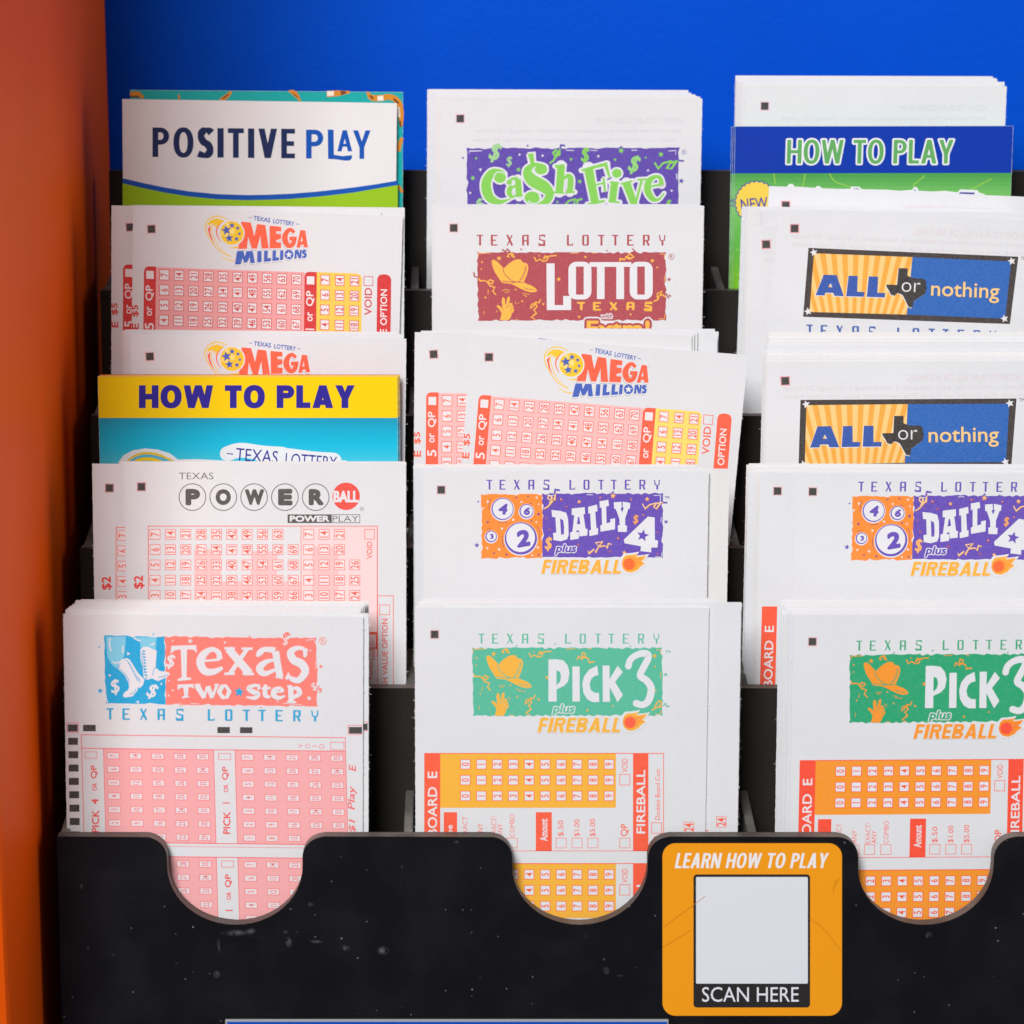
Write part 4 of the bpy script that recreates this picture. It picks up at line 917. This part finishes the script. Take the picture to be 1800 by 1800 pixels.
# ---------------------------------------------------------------- slip: purple and lime game (top tier)
def cash_slip():
    c = Canvas(775, 172, 4, 1.1, .2); c.crop(800, 240, 4)
    pur, lim, wh, pl = (92,66,172), (134,212,84), (231,231,236), (160,214,148)
    c.rough(pur, [(80,78),(1580,76),(1560,700),(84,700)], 12, 40, 33)
    for p in (((100,120),(100,102),(190,100)), ((1500,102),(1552,98),(1550,125)), ((780,96),(836,98)), ((950,96),(1000,98)), ((1240,96),(1280,96)), ((1556,260),(1558,300))): c.stroke(wh, p, 5, smooth=False)
    bits(c, pur, [(55,150,11),(510,64,11),(42,484,8)]); c.star(pur, 1590, 312, 22, 10); c.star(pur, 1167, 78, 18)
    for q, col in (([(664,188),(690,170),(720,125),(738,82),(735,128),(705,138),(688,115),(712,92),(720,112),(696,160)], lim), ([(1402,182),(1428,225),(1460,188),(1520,172),(1548,186),(1520,225),(1488,222),(1510,186),(1572,170)], lim), ([(770,484),(800,452),(846,440),(836,470),(850,484)], lim), ([(862,480),(856,448),(896,438)], lim)): c.stroke(col, q, 13, smooth=False)
    c.stroke(pur, [(738,84),(744,60),(774,64)], 12, smooth=False); c.stroke(pur, [(1568,168),(1608,172)], 13, smooth=False)
    for x, y, r in ((124,292,20),(446,232,20),(876,316,19),(1447,125,22),(1167,98,24)): c.star(lim, x, y, r, x)
    bits(c, wh, [(453,127,11),(615,134,11),(178,232,13),(1007,138,12),(1356,238,11),(106,396,11),(1522,380,11)])
    bits(c, lim, [(148,153,12),(815,160,14),(1124,162,13),(1340,148,10),(718,460,12),(1362,484,10),(440,478,14)])
    DOLLAR(c, pl, 280, 114, 142, -14, .03, 76); DOLLAR(c, pl, 380, 178, 78, 0, .02, 44); DOLLAR(c, lim, 914, 134, 118, 0, .03, 58); DOLLAR(c, (150,214,120), 1258, 198, 138, -14, .03, 74); DOLLAR(c, lim, 1502, 478, 70, 0, .02, 38); DOLLAR(c, pl, 178, 478, 86, 25, .02, 60)
    P = []
    S = lambda pts, smooth=True: P.append(('s', pts, smooth)); E = lambda *a: P.append(('e', a)); G = lambda pts: P.append(('p', pts))
    S([(352,262,12),(322,242,20),(262,252,50),(222,312,66),(222,380,70),(250,435,62),(310,460,36),(370,445,14),(396,430,6)]); E(316, 288, 42, 38)
    S([(442,298,40),(446,370,46),(450,424,40)]); S([(372,324,18),(400,297,18),(442,300,34)]); E(380, 322, 19, 19); S([(430,345,10),(388,362,34),(382,402,36),(406,424,18),(436,402,10)]); S([(448,420,20),(478,408,8)], False)
    S([(640,212,14),(610,198,14),(550,200,32),(508,245,60),(540,305,84),(620,350,84),(664,400,62),(640,455,50),(580,478,22),(530,470,10)]); E(604, 232, 44, 34); E(542, 430, 54, 44); G([(510,122),(550,116),(560,196),(536,204)]); G([(610,470),(632,470),(628,500),(616,500)])
    S([(745,205,54),(740,300,54),(732,390,54)]); S([(702,208,14),(768,200,14)], False); G([(702,198),(742,202),(742,218),(710,222)]); S([(692,392,14),(766,396,14)], False); S([(762,300,12),(792,276,30),(812,300,42),(806,392,42)]); S([(776,392,14),(842,390,14)], False)
    S([(938,222,66),(960,340,60),(985,468,56)]); S([(888,238,16),(1066,192,26)], False); G([(1042,190),(1068,180),(1092,284),(1080,290)]); S([(980,342,12),(1046,326,14)], False); G([(1036,292),(1050,288),(1062,384),(1046,388)]); S([(930,478,18),(1052,452,18)], False)
    E(1137, 258, 34, 32); S([(1122,322,52),(1106,452,50)], False); S([(1088,320,14),(1152,326,14)], False); S([(1078,456,14),(1158,462,14)], False)
    S([(1205,328,58),(1262,486,48)], False); S([(1312,308,18),(1264,486,16)], False); S([(1164,334,14),(1248,312,14)], False); S([(1280,304,14),(1348,300,14)], False)
    S([(1372,352,14),(1450,336,18)], False); S([(1452,338,36),(1440,290,26),(1400,284,28),(1360,320,46),(1354,380,50),(1386,435,40),(1430,442,18),(1470,398,10)])
    for grow, col in ((24, wh), (0, lim)):
        c.up(3); h = grow/2
        for i, e in enumerate(P):
            dz = .12*(i % 14)
            if e[0] == 's': c.stroke(col, e[1], grow=grow, smooth=e[2], same=True, dz=dz, caps=grow > 0)
            elif e[0] == 'e': c.ell(col, e[1][0], e[1][1], e[1][2]+h, e[1][3]+h, same=True, dz=dz)
            else:
                if grow: c.stroke(col, e[1]+[e[1][0]], grow, smooth=False, same=True, dz=dz)
                c.poly(col, e[1], same=True, dz=dz+.05)
    c.up(3)
    c.stroke(wh, [(352,262),(330,252),(300,250),(278,268),(272,292)], 7); c.stroke(wh, [(648,262),(610,272),(566,262),(552,240)], 7); c.stroke(wh, [(512,452),(545,470),(580,466),(598,440),(590,412)], 7); c.stroke(wh, [(402,350),(414,312)], 5)
    registered(c, 1610, 109, 17, pur)
    c.up(4); ghost = (221,221,227)
    c.crop(700, 100, 3); c.text('HOW TO PLAY CASH FIVE*', 1270, 332, 460, 34, ghost, 0, flip=True)
    for y, x0, x1 in ((390, 420, 1490), (438, 400, 1450)): c.text('Each number from the playboard numbered 1 through 35 times', (x0+x1)/2, y, x1-x0, 26, ghost, -.01, flip=True)
    corner_mark(c, 809, 208.5, (240,190,215)); return c
ch = printed(cash_slip(), 'play_slip', 'white slip with purple logo and lime green lettering at top of middle column', 'play slip', 'printed play slips in the rack', seed=71)
again(ch, 'blank topped white slip above the blue and green leaflet', 1311, 150, 4, 1.35, .2)

# ---------------------------------------------------------------- slip: black framed game
def all_slip():
    c = Canvas(1367, 367, 3, .75, 2.6); c.crop(1400, 430, 4.5)
    blk, y1, y2, blu, wh = (62,52,50), (243,170,58), (252,206,128), (30,98,182), (232,229,232)
    inner = [(138,68),(917,98),(872,553),(103,532)]
    c.poly(blk, [(95,25),(1755,95),(1688,628),(52,570)]); c.poly(y1, inner); c.poly(blu, [(917,98),(1697,133),(1650,585),(872,553)])
    c.up()
    for i in range(-8, 9):
        def xa(t, y): return 430 + (t*88)*(1530-y)/1460
        a, b = i-.26, i+.24; q = clip_convex([(xa(a-.03,40), 40), (xa(b-.03,40), 40), (xa(b-.03,580), 580), (xa(a-.03,580), 580)], inner)
        if q: c.poly(y2, q, same=True)
    L_ = [([(215,238),(318,240),(375,408),(300,405),(292,382),(228,380),(222,402),(150,400)], [(268,305),(284,336),(250,336)]), ([(412,245),(485,247),(480,372),(540,375),(532,412),(393,408)],), ([(572,250),(646,253),(640,380),(702,382),(698,418),(555,413)],)]
    for col, d in ((wh, 5), ((44,84,170), 0)):
        for lp in L_: c.poly(col, *[[(x-d, y+d) for x, y in l_] for l_ in lp])
    tx = [(808,185),(880,187),(878,245),(905,258),(950,268),(985,265),(1022,280),(1028,350),(1015,390),(960,425),(925,450),(918,500),(885,492),(868,455),(840,400),(815,386),(795,385),(775,405),(745,395),(735,370),(710,330),(712,315),(795,318)]
    c.poly(wh, [(x-5, y+4) for x, y in tx]); c.poly((54,48,48), tx)
    c.text('or', 906, 337, 148, 76, wh, -.012, 0, -2.5); c.text('nothing', 1330, 377, 540, 158, (30,60,110), .006, 0, -2.4); c.text('nothing', 1334, 374, 540, 158, (250,204,134), .008, 0, -2.4)
    for x, y in ((137,62),(1702,130),(92,528),(1645,585)): c.star(wh, x, y, 33, -12, .45)
    c.text('TM', 1795, 108, 44, 26, blk, 0, 0, -2.4)
    header(c, 78, 632, 1500, 86, (58,96,176), 17, 11, .033)
    c.up(); gh = (226,214,219)
    c.crop(1230, 80, 3.158); c.text('HOW TO PLAY ALL OR NOTHING', 1490, 1044, 610, 40, gh, 0, 0, -2.4, flip=True); c.text('Select numbers for each playboard numbered 1 through 24 times', 1160, 1085, 1300, 34, gh, -.01, 0, -2.4, flip=True)
    c.text('mark the circle to have the terminal pick for you here', 1160, 1130, 1290, 32, gh, -.01, 0, -2.4, flip=True)
    corner_mark(c, 1396.6, 401.5, (245,130,135)); return c
al = printed(all_slip(), 'play_slip', 'tilted slip with black framed logo, state outline and blue half, upper of two', 'play slip', 'printed play slips in the rack', seed=81)
again(al, 'upright slip with black framed logo and state outline, lower of two', 1348, 636, 2, .75, -.2)
again(al, 'blank looking slip with one black mark peeking left of the upper black framed slip', 1316, 396, 3, .84, .9)
again(al, 'slanting white slip end overlapping the green leaflet above the black framed logos', 1352, 327, 3, 2.55, 2.4)

# ---------------------------------------------------------------- leaflets
def lrect(c, col, x0, y0, x1, y1, same=False, dz=0):
    """a printed rectangle in the sheet's own centimetres (y down from the top edge)"""
    if not same: c.up()
    V, F, C, _ = c.parts[c.cur]; n = len(V)
    for x, y in ((x0,y1),(x1,y1),(x1,y0),(x0,y0)): V.append((x, -y, c.thick/2 + (c.z+1+dz)*DZP))
    F.append((n, n+1, n+2, n+3)); C.append((col, c.gloss, c.mott))
def blend(a, b, t): return tuple(int(round(a[i] + (b[i]-a[i])*t)) for i in range(3))
def strips(c, y0, y1, stops, x1, n=22):
    c.up()
    for i in range(n):
        t = (i+.5)/n*(len(stops)-1); j = min(int(t), len(stops)-2)
        lrect(c, blend(stops[j], stops[j+1], t-j), .005, y0+(y1-y0)*i/n, x1-.005, y0+(y1-y0)*(i+1)/n, same=True)
GLOSS_WHITE = paper_mat('coated_paper', (.76, .76, .77), .4, .03)

def yellow_leaflet():
    c = Canvas(172, 661, 2, .75, 0, gloss=True); c.thick = .08; c.part('title_band'); W = 9.02
    c.mott = 0; yel, ind = (252,212,2), (50,40,150)
    lrect(c, yel, .005, .004, W-.005, 1.27)
    c.crop(100, 540, 2.769); block(c, 'HOW TO PLAY', 400, 379, 1450, 490, ind, .345, 0, 0, .10)
    c.part('cover_print'); lrect(c, (70,192,220), .005, 3.2, W-.005, 18); strips(c, 1.27, 3.2, [(28,156,192),(16,178,214),(16,192,228),(50,200,230),(96,210,234),(100,210,234)], W, 20)
    c.up(); wh = (236,240,244)
    c.poly(wh, [(300,753),(325,720),(370,696),(430,686),(490,692),(550,710),(590,740),(680,738),(800,745),(860,753),(860,900),(280,900)])
    c.poly((90,190,216), [(345,753),(380,728),(430,712),(480,716),(530,735),(560,753),(575,900),(330,900)])
    c.stroke((236,205,60), [(338,753,8),(380,722,10),(430,709,12),(490,716,12),(545,738,10),(575,755,8)]); c.stroke(yel, [(360,762,8),(400,742,14),(450,738,16),(500,748,12),(530,765,8)])
    c.stroke(wh, [(830,712),(895,695),(1000,708),(1100,715)], 72, caps=True); c.stroke(wh, [(1000,715),(1130,727),(1250,742),(1345,748)], 82, caps=True); c.stroke(wh, [(1300,770),(1400,772)], 55, caps=True); c.stroke(wh, [(760,790),(1300,800)], 90, caps=True)
    c.stroke(ind, [(828,711),(858,714)], 5, smooth=False)
    c.text('TEXAS', 974, 722, 205, 62, ind, .0, 0, -4.5); c.text('LOTTERY', 1238, 748, 250, 62, ind, .0, 0, -4.5)
    return c, W
c, W_Y = yellow_leaflet()
RED_EDGE = ink((200,40,30), True)
yl = printed(c, 'leaflet', 'yellow and cyan leaflet with bold indigo title, foremost in its pocket', 'leaflet', 'folded leaflets in the rack', W_Y, 18, [GLOSS_WHITE, RED_EDGE, RED_EDGE], 0, 91, .003)
def folded_copy(src, label, px, py, k, b, phi): return again(src, label, px, py, k, b, phi)
for i, (x, y, b) in enumerate(((175.5, 658.8, .87), (178, 658.2, .98))):
    again(yl, 'yellow and cyan leaflet hidden behind the foremost yellow leaflet', x, y, 2, b, .02*(i+1))

def green_leaflet():
    c = Canvas(1292, 222, 4, .75, -.1, gloss=True); c.thick = .08; c.mott = 0; W = 8.84
    c.part('title_band'); nav, grn, wh = (6,56,172), (100,172,98), (238,240,243)
    lrect(c, nav, .005, .004, W-.005, 1.49)
    c.crop(1230, 80, 3.158); block(c, 'HOW TO PLAY', 482, 523, 1405, 655, grn, .27, .03, 0, .14, outlines=((wh, 9),))
    c.part('cover_print'); lrect(c, (124,198,44), .005, 5.6, W-.005, 18); strips(c, 1.49, 5.6, [(76,160,78),(118,192,100),(128,200,108),(110,190,88),(100,186,74),(112,192,58),(126,200,48),(124,198,44)], W, 30)
    lg = (150,208,80)
    for p in (((410,710),(420,770)), ((585,712),(570,790)), ((720,712),(760,760),(900,800)), ((200,1130),(230,1138),(300,1160)), ((196,1268),(240,1280)), ((1500,800),(1620,740)), ((1250,720),(1180,780))): c.stroke(lg, p, 6)
    c.poly((60,70,160), [(315+ (126 if i % 2 else 118)*math.cos(i*math.pi/26), 872+(126 if i % 2 else 118)*math.sin(i*math.pi/26)) for i in range(52)])
    c.poly((248,214,84), [(315+ (120 if i % 2 else 111)*math.cos(i*math.pi/26), 872+(120 if i % 2 else 111)*math.sin(i*math.pi/26)) for i in range(52)])
    c.text('NEW', 302, 877, 150, 62, (70,70,170), .01, 0, 5)
    c.poly((239,241,244), [(485,780),(495,768),(515,768),(525,782),(640,790),(652,778),(668,782),(680,795),(835,795),(840,782),(885,784),(898,797),(1040,800),(1110,806),(1180,800),(1188,784),(1204,786),(1216,806),(1290,810),(1360,806),(1430,815),(1445,798),(1540,802),(1548,815),(1580,825),(1600,900),(470,900)])
    for q in ([(842,795),(880,792),(884,798)], [(1188,806),(1194,796),(1200,807)], [(1436,822),(1446,813),(1528,816),(1520,826)]): c.poly((70,62,160), q)
    return c, W
c, W_G = green_leaflet()
TEAL_EDGE = ink((92,205,175), True)
gl = printed(c, 'leaflet', 'blue and green leaflet with outlined title in front of white slips, top right', 'leaflet', 'folded leaflets in the rack', W_G, 18, [GLOSS_WHITE, TEAL_EDGE, TEAL_EDGE], 0, 92, .003)
for i, (x, y, b) in enumerate(((1288.5, 222.6, .87), (1285.5, 223, .98))):
    again(gl, 'blue and green leaflet showing only a sliver behind the foremost green leaflet', x, y, 4, b, -.1)

c = Canvas(215, 174, 4, .75, .85, gloss=True); c.mott = 0; c.part('cover_print').crop(200, 140, 3.3333); W_P = 8.72
nv, bl, gr = (16,38,88), (0,82,180), (150,196,20)
cur = [(52,577),(180,607),(300,632),(440,654),(600,670),(780,676),(900,674),(1040,668),(1200,655),(1400,632),(1540,612),(1664,591)]
c.poly(gr, cur + [(1664,760),(52,760)]); c.poly(bl, cur + [(x, y+30-(4 if x > 1500 else 0)) for x, y in reversed(cur)])
block(c, 'POSITIVE', 227, 280, 1062, 453, nv, .31, 0, .0098, .22)
block(c, 'P', 1127, 293, 1228, 462, bl, .29); block(c, 'Y', 1402, 297, 1505, 464, bl, .27); block(c, 'A', 1310, 296, 1397, 420, bl, .28)
c.poly(bl, [(1254,292),(1288,293),(1290,440),(1340,448),(1396,442),(1396,458),(1384,474),(1350,474),(1300,466),(1256,464)])
pl = printed(c, 'leaflet', 'white leaflet with navy lettering over a blue curve and lime green band', 'leaflet', 'folded leaflets in the rack', W_P, 18, [GLOSS_WHITE, GLOSS_WHITE], 0, 93, .003)

c = Canvas(229, 158, 4, 1.0, .45, gloss=True); c.mott = 0; c.part('cover_print').crop(200, 140, 3.3333); W_T = 8.68
lrect(c, (10,170,168), .004, .004, W_T-.004, 18)
gd, br, wg = (214,138,40), (120,66,30), (244,232,214)
for q, col in (([(95,88,26),(140,84,30),(175,108,16)], gd), ([(95,98,10),(150,100,10)], br), ([(380,85,8),(384,115,14)], gd), ([(690,68,12),(665,95,26),(625,124,24)], gd), ([(672,85,8),(640,110,8)], br), ([(1024,66,8),(1060,80,30),(1095,128,8)], gd), ([(1050,80,6),(1080,105,6)], br),
               ([(1248,84,36),(1310,80,34),(1385,72,12)], gd), ([(1250,82,30),(1290,80,26)], wg), ([(1330,78,26),(1360,74,16)], br), ([(1484,70,10),(1510,104,34),(1560,108,36),(1620,102,34),(1665,130,36),(1682,190,34),(1684,270,20)], gd),
               ([(1545,110,26),(1580,108,30)], wg), ([(1500,92,10),(1520,112,14)], br), ([(1640,112,12),(1668,140,14)], br), ([(1664,160,20),(1668,220,24)], wg), ([(1676,240,12),(1682,280,10)], br), ([(1690,340,20),(1675,380,26),(1668,420,22)], gd), ([(1668,620,20),(1690,660,16)], gd)):
    c.stroke(col, q)
tl = printed(c, 'leaflet', 'teal leaflet with gold ribbons showing behind the white leaflet', 'leaflet', 'folded leaflets in the rack', W_T, 18, [GLOSS_WHITE, GLOSS_WHITE], 0, 94, .003)

# ---------------------------------------------------------------- the plain slips behind each front slip
PROTO = [sheet_mesh('plain_slip', 8.33, LEN - .02*i, [(PAPER, PAPER_WARM, PAPER_COOL, PAPER, PAPER_WARM)[i], EDGE], 200+i, .036, .0045, 24) for i in range(5)]
PINKED = paper_mat('slip_edge_with_pink_print', (.78, .62, .60))
def pile(what, k, n, b0, b1, front, back, jx=1.2, jy=1.2, jr=.12, rot=0, extra=()):
    """n sheets from depth b0 to b1; corner pixels run from FRONT to BACK"""
    r = random.Random(hash((k, n, front[0])) % 9999 if False else int(k*1000 + n*10 + front[0]))
    for i in range(n):
        t = i/max(1, n-1); e = extra[i] if i < len(extra) else (0, 0)
        x = front[0]+(back[0]-front[0])*t + r.gauss(0, jx*.75) + e[0]; y = front[1]+(back[1]-front[1])*t + r.gauss(0, jy*.7) + e[1]
        o = link('plain_slip', PROTO[r.randrange(5)])
        tag(o, 'plain white slip in the stack behind ' + what, 'play slip', 'slips stacked behind ' + what)
        place(o, sheet_matrix(x, y, k, b0+(b1-b0)*t, rot + r.uniform(-jr, jr)))
pile('the boots logo slip', 0, 16, .93, 2.45, (115, 1073), (139, 1053), 2.2, .8, .12, .35)
pile('the teal green logo slip', 0, 13, .92, 2.0, (732, 1066), (741, 1054), 2.5, 1, .1, 0, [(0, 0), (52, -4), (2, -2), (50, -3), (53, 1)])
pile('the deep green logo slip', 0, 22, .83, 2.7, (1392, 1080), (1372, 1056), 5, 1.2, .1, -.2, [(0,0)]*6 + [(-10, 12), (0, 0), (-12, 10), (-8, 4)])
pile('the circled letters slip', 1, 7, .93, 1.5, (212, 812), (214, 811), 2.2, .8, .1, .1)
pile('the numbered balls slip of the middle column', 1, 16, .83, 2.2, (741, 827), (733, 816), 4, 1.4, .12, 0, [(0, 0), (42, -1), (-10, -2), (38, 0), (0, 0), (-8, -3), (40, 2)])
pile('the numbered balls slip of the right column', 1, 24, .92, 2.8, (1330, 830), (1316, 816), 6, 2, .12, .1, [(50, 0), (45, 0), (0, 0), (56, -3), (60, -4), (-12, 2)])
pile('the yellow and cyan leaflet', 2, 9, 1.43, 2.3, (227, 587), (219, 580), 3.5, 1, .12, .5)
pile('the tilted gold ball slip', 2, 10, .93, 2.0, (764, 586), (772, 577), 9, 1.6, .15, .1, [(-20, 0), (-14, -2)])
pile('the lower black framed logo slip', 2, 36, .80, 2.95, (1345, 632), (1352, 585), 3.5, 1.6, .18, .05)
pile('the upper gold ball slip', 3, 9, .92, 1.9, (238, 362), (232, 361), 5, 1, .15, .6)
pile('the maroon logo slip', 3, 5, .83, 1.4, (764, 362), (762, 360), 2, .8, .1, 0)
pile('the upper black framed logo slip', 3, 24, .93, 2.45, (1345, 372), (1306, 363), 7, 1.5, .3, .7)
pile('the lime lettered slip of the middle column', 4, 14, 1.18, 2.4, (772, 171), (752, 156), 3, 1.2, .12, .2)
pile('the blank topped slip', 4, 16, 1.42, 2.75, (1306, 148), (1290, 134), 4, 2, .15, .1)

# ---------------------------------------------------------------- sticker on the front panel, blue sign below
def front_at(px, py, out=0.0):
    p = on_plane(px, py, 0, -out); return p
def sticker():
    c = Canvas(1164, 1482, 0, -.022, 0, gloss=True); c.mott = 0; c.thick = .0
    root = empty('instruction_sticker'); tag(root, 'orange rounded sticker with white slanted title and blank white panel on black rack', 'sticker')
    c.part('backing'); c.z = 3; c.poly((246,158,22), [(x, y) for x, y in c.rrect_pts(1164.5, 1482.5, 1480, 1785.5, 23, 8)])
    c.part('title'); c.z = 12; block(c, 'LEARN HOW TO PLAY', 1186, 1499.5, 1452, 1526, (240,238,238), .30, .2, 0, .15)
    c.part('code_panel'); c.z = 12; c.poly((44,40,40), c.rrect_pts(1219, 1537, 1424, 1771, 6)); c.poly((226,228,233), c.rrect_pts(1223.5, 1541.5, 1420, 1729, 2))
    c.text('SCAN HERE', 1319, 1748, 170, 26, (232,233,237), .0)
    c.part('scratch'); c.z = 30
    for p in (((1166,1630),(1220,1590),(1240,1575)), ((1470,1545),(1464,1570)), ((1165,1665),(1215,1635)), ((1425,1615),(1450,1635),(1478,1672)), ((1466,1560),(1476,1542))): c.stroke((200,120,20), p, .9)
    for n_ in c.order:
        pass
    c.finish(root); place(root, sheet_matrix(*c.place))
    for o in root.children:
        if o.name.startswith('backing'):
            md = o.modifiers.new('thickness', 'SOLIDIFY'); md.thickness = .0002; md.offset = -1
sticker()
sg = empty('blue_sign_holder'); tag(sg, 'bright blue sign in a clear holder along the bottom of the black front panel', 'sign')
def flat_on_front(name, x0, y0, x1, y1, out0, out1, mat, bev=.03):
    a = on_plane(x0, y0, 0, 0); b = on_plane(x1, y1, 0, 0)
    h = (a.z - b.z)/math.cos(LEAN)
    V = [Vector((x, y, z))*CM for y in (-out1, -out0) for x, z in ((a.x, 0), (b.x, 0), (b.x, -h), (a.x, -h))]
    o = mesh(name, V, [(0,3,2,1),(4,5,6,7),(0,1,5,4),(1,2,6,5),(2,3,7,6),(3,0,4,7)], [mat], parent=sg)
    o.location = Vector((0, a.y, a.z))*CM; o.rotation_euler = (-LEAN, 0, 0)
    return bevel(o, bev*CM, 2)
CLEAR = black_plastic('clear_holder_rim', (.30, .31, .33), (.6, .6, .62))
flat_on_front('holder_rim', 396, 1790, 1172, 2000, .02, .12, CLEAR)
flat_on_front('blue_insert', 400, 1793.5, 1169, 1996, .122, .135, ink((4,78,190), True), .002)
# the small scuff on the orange panel
sc_o = None
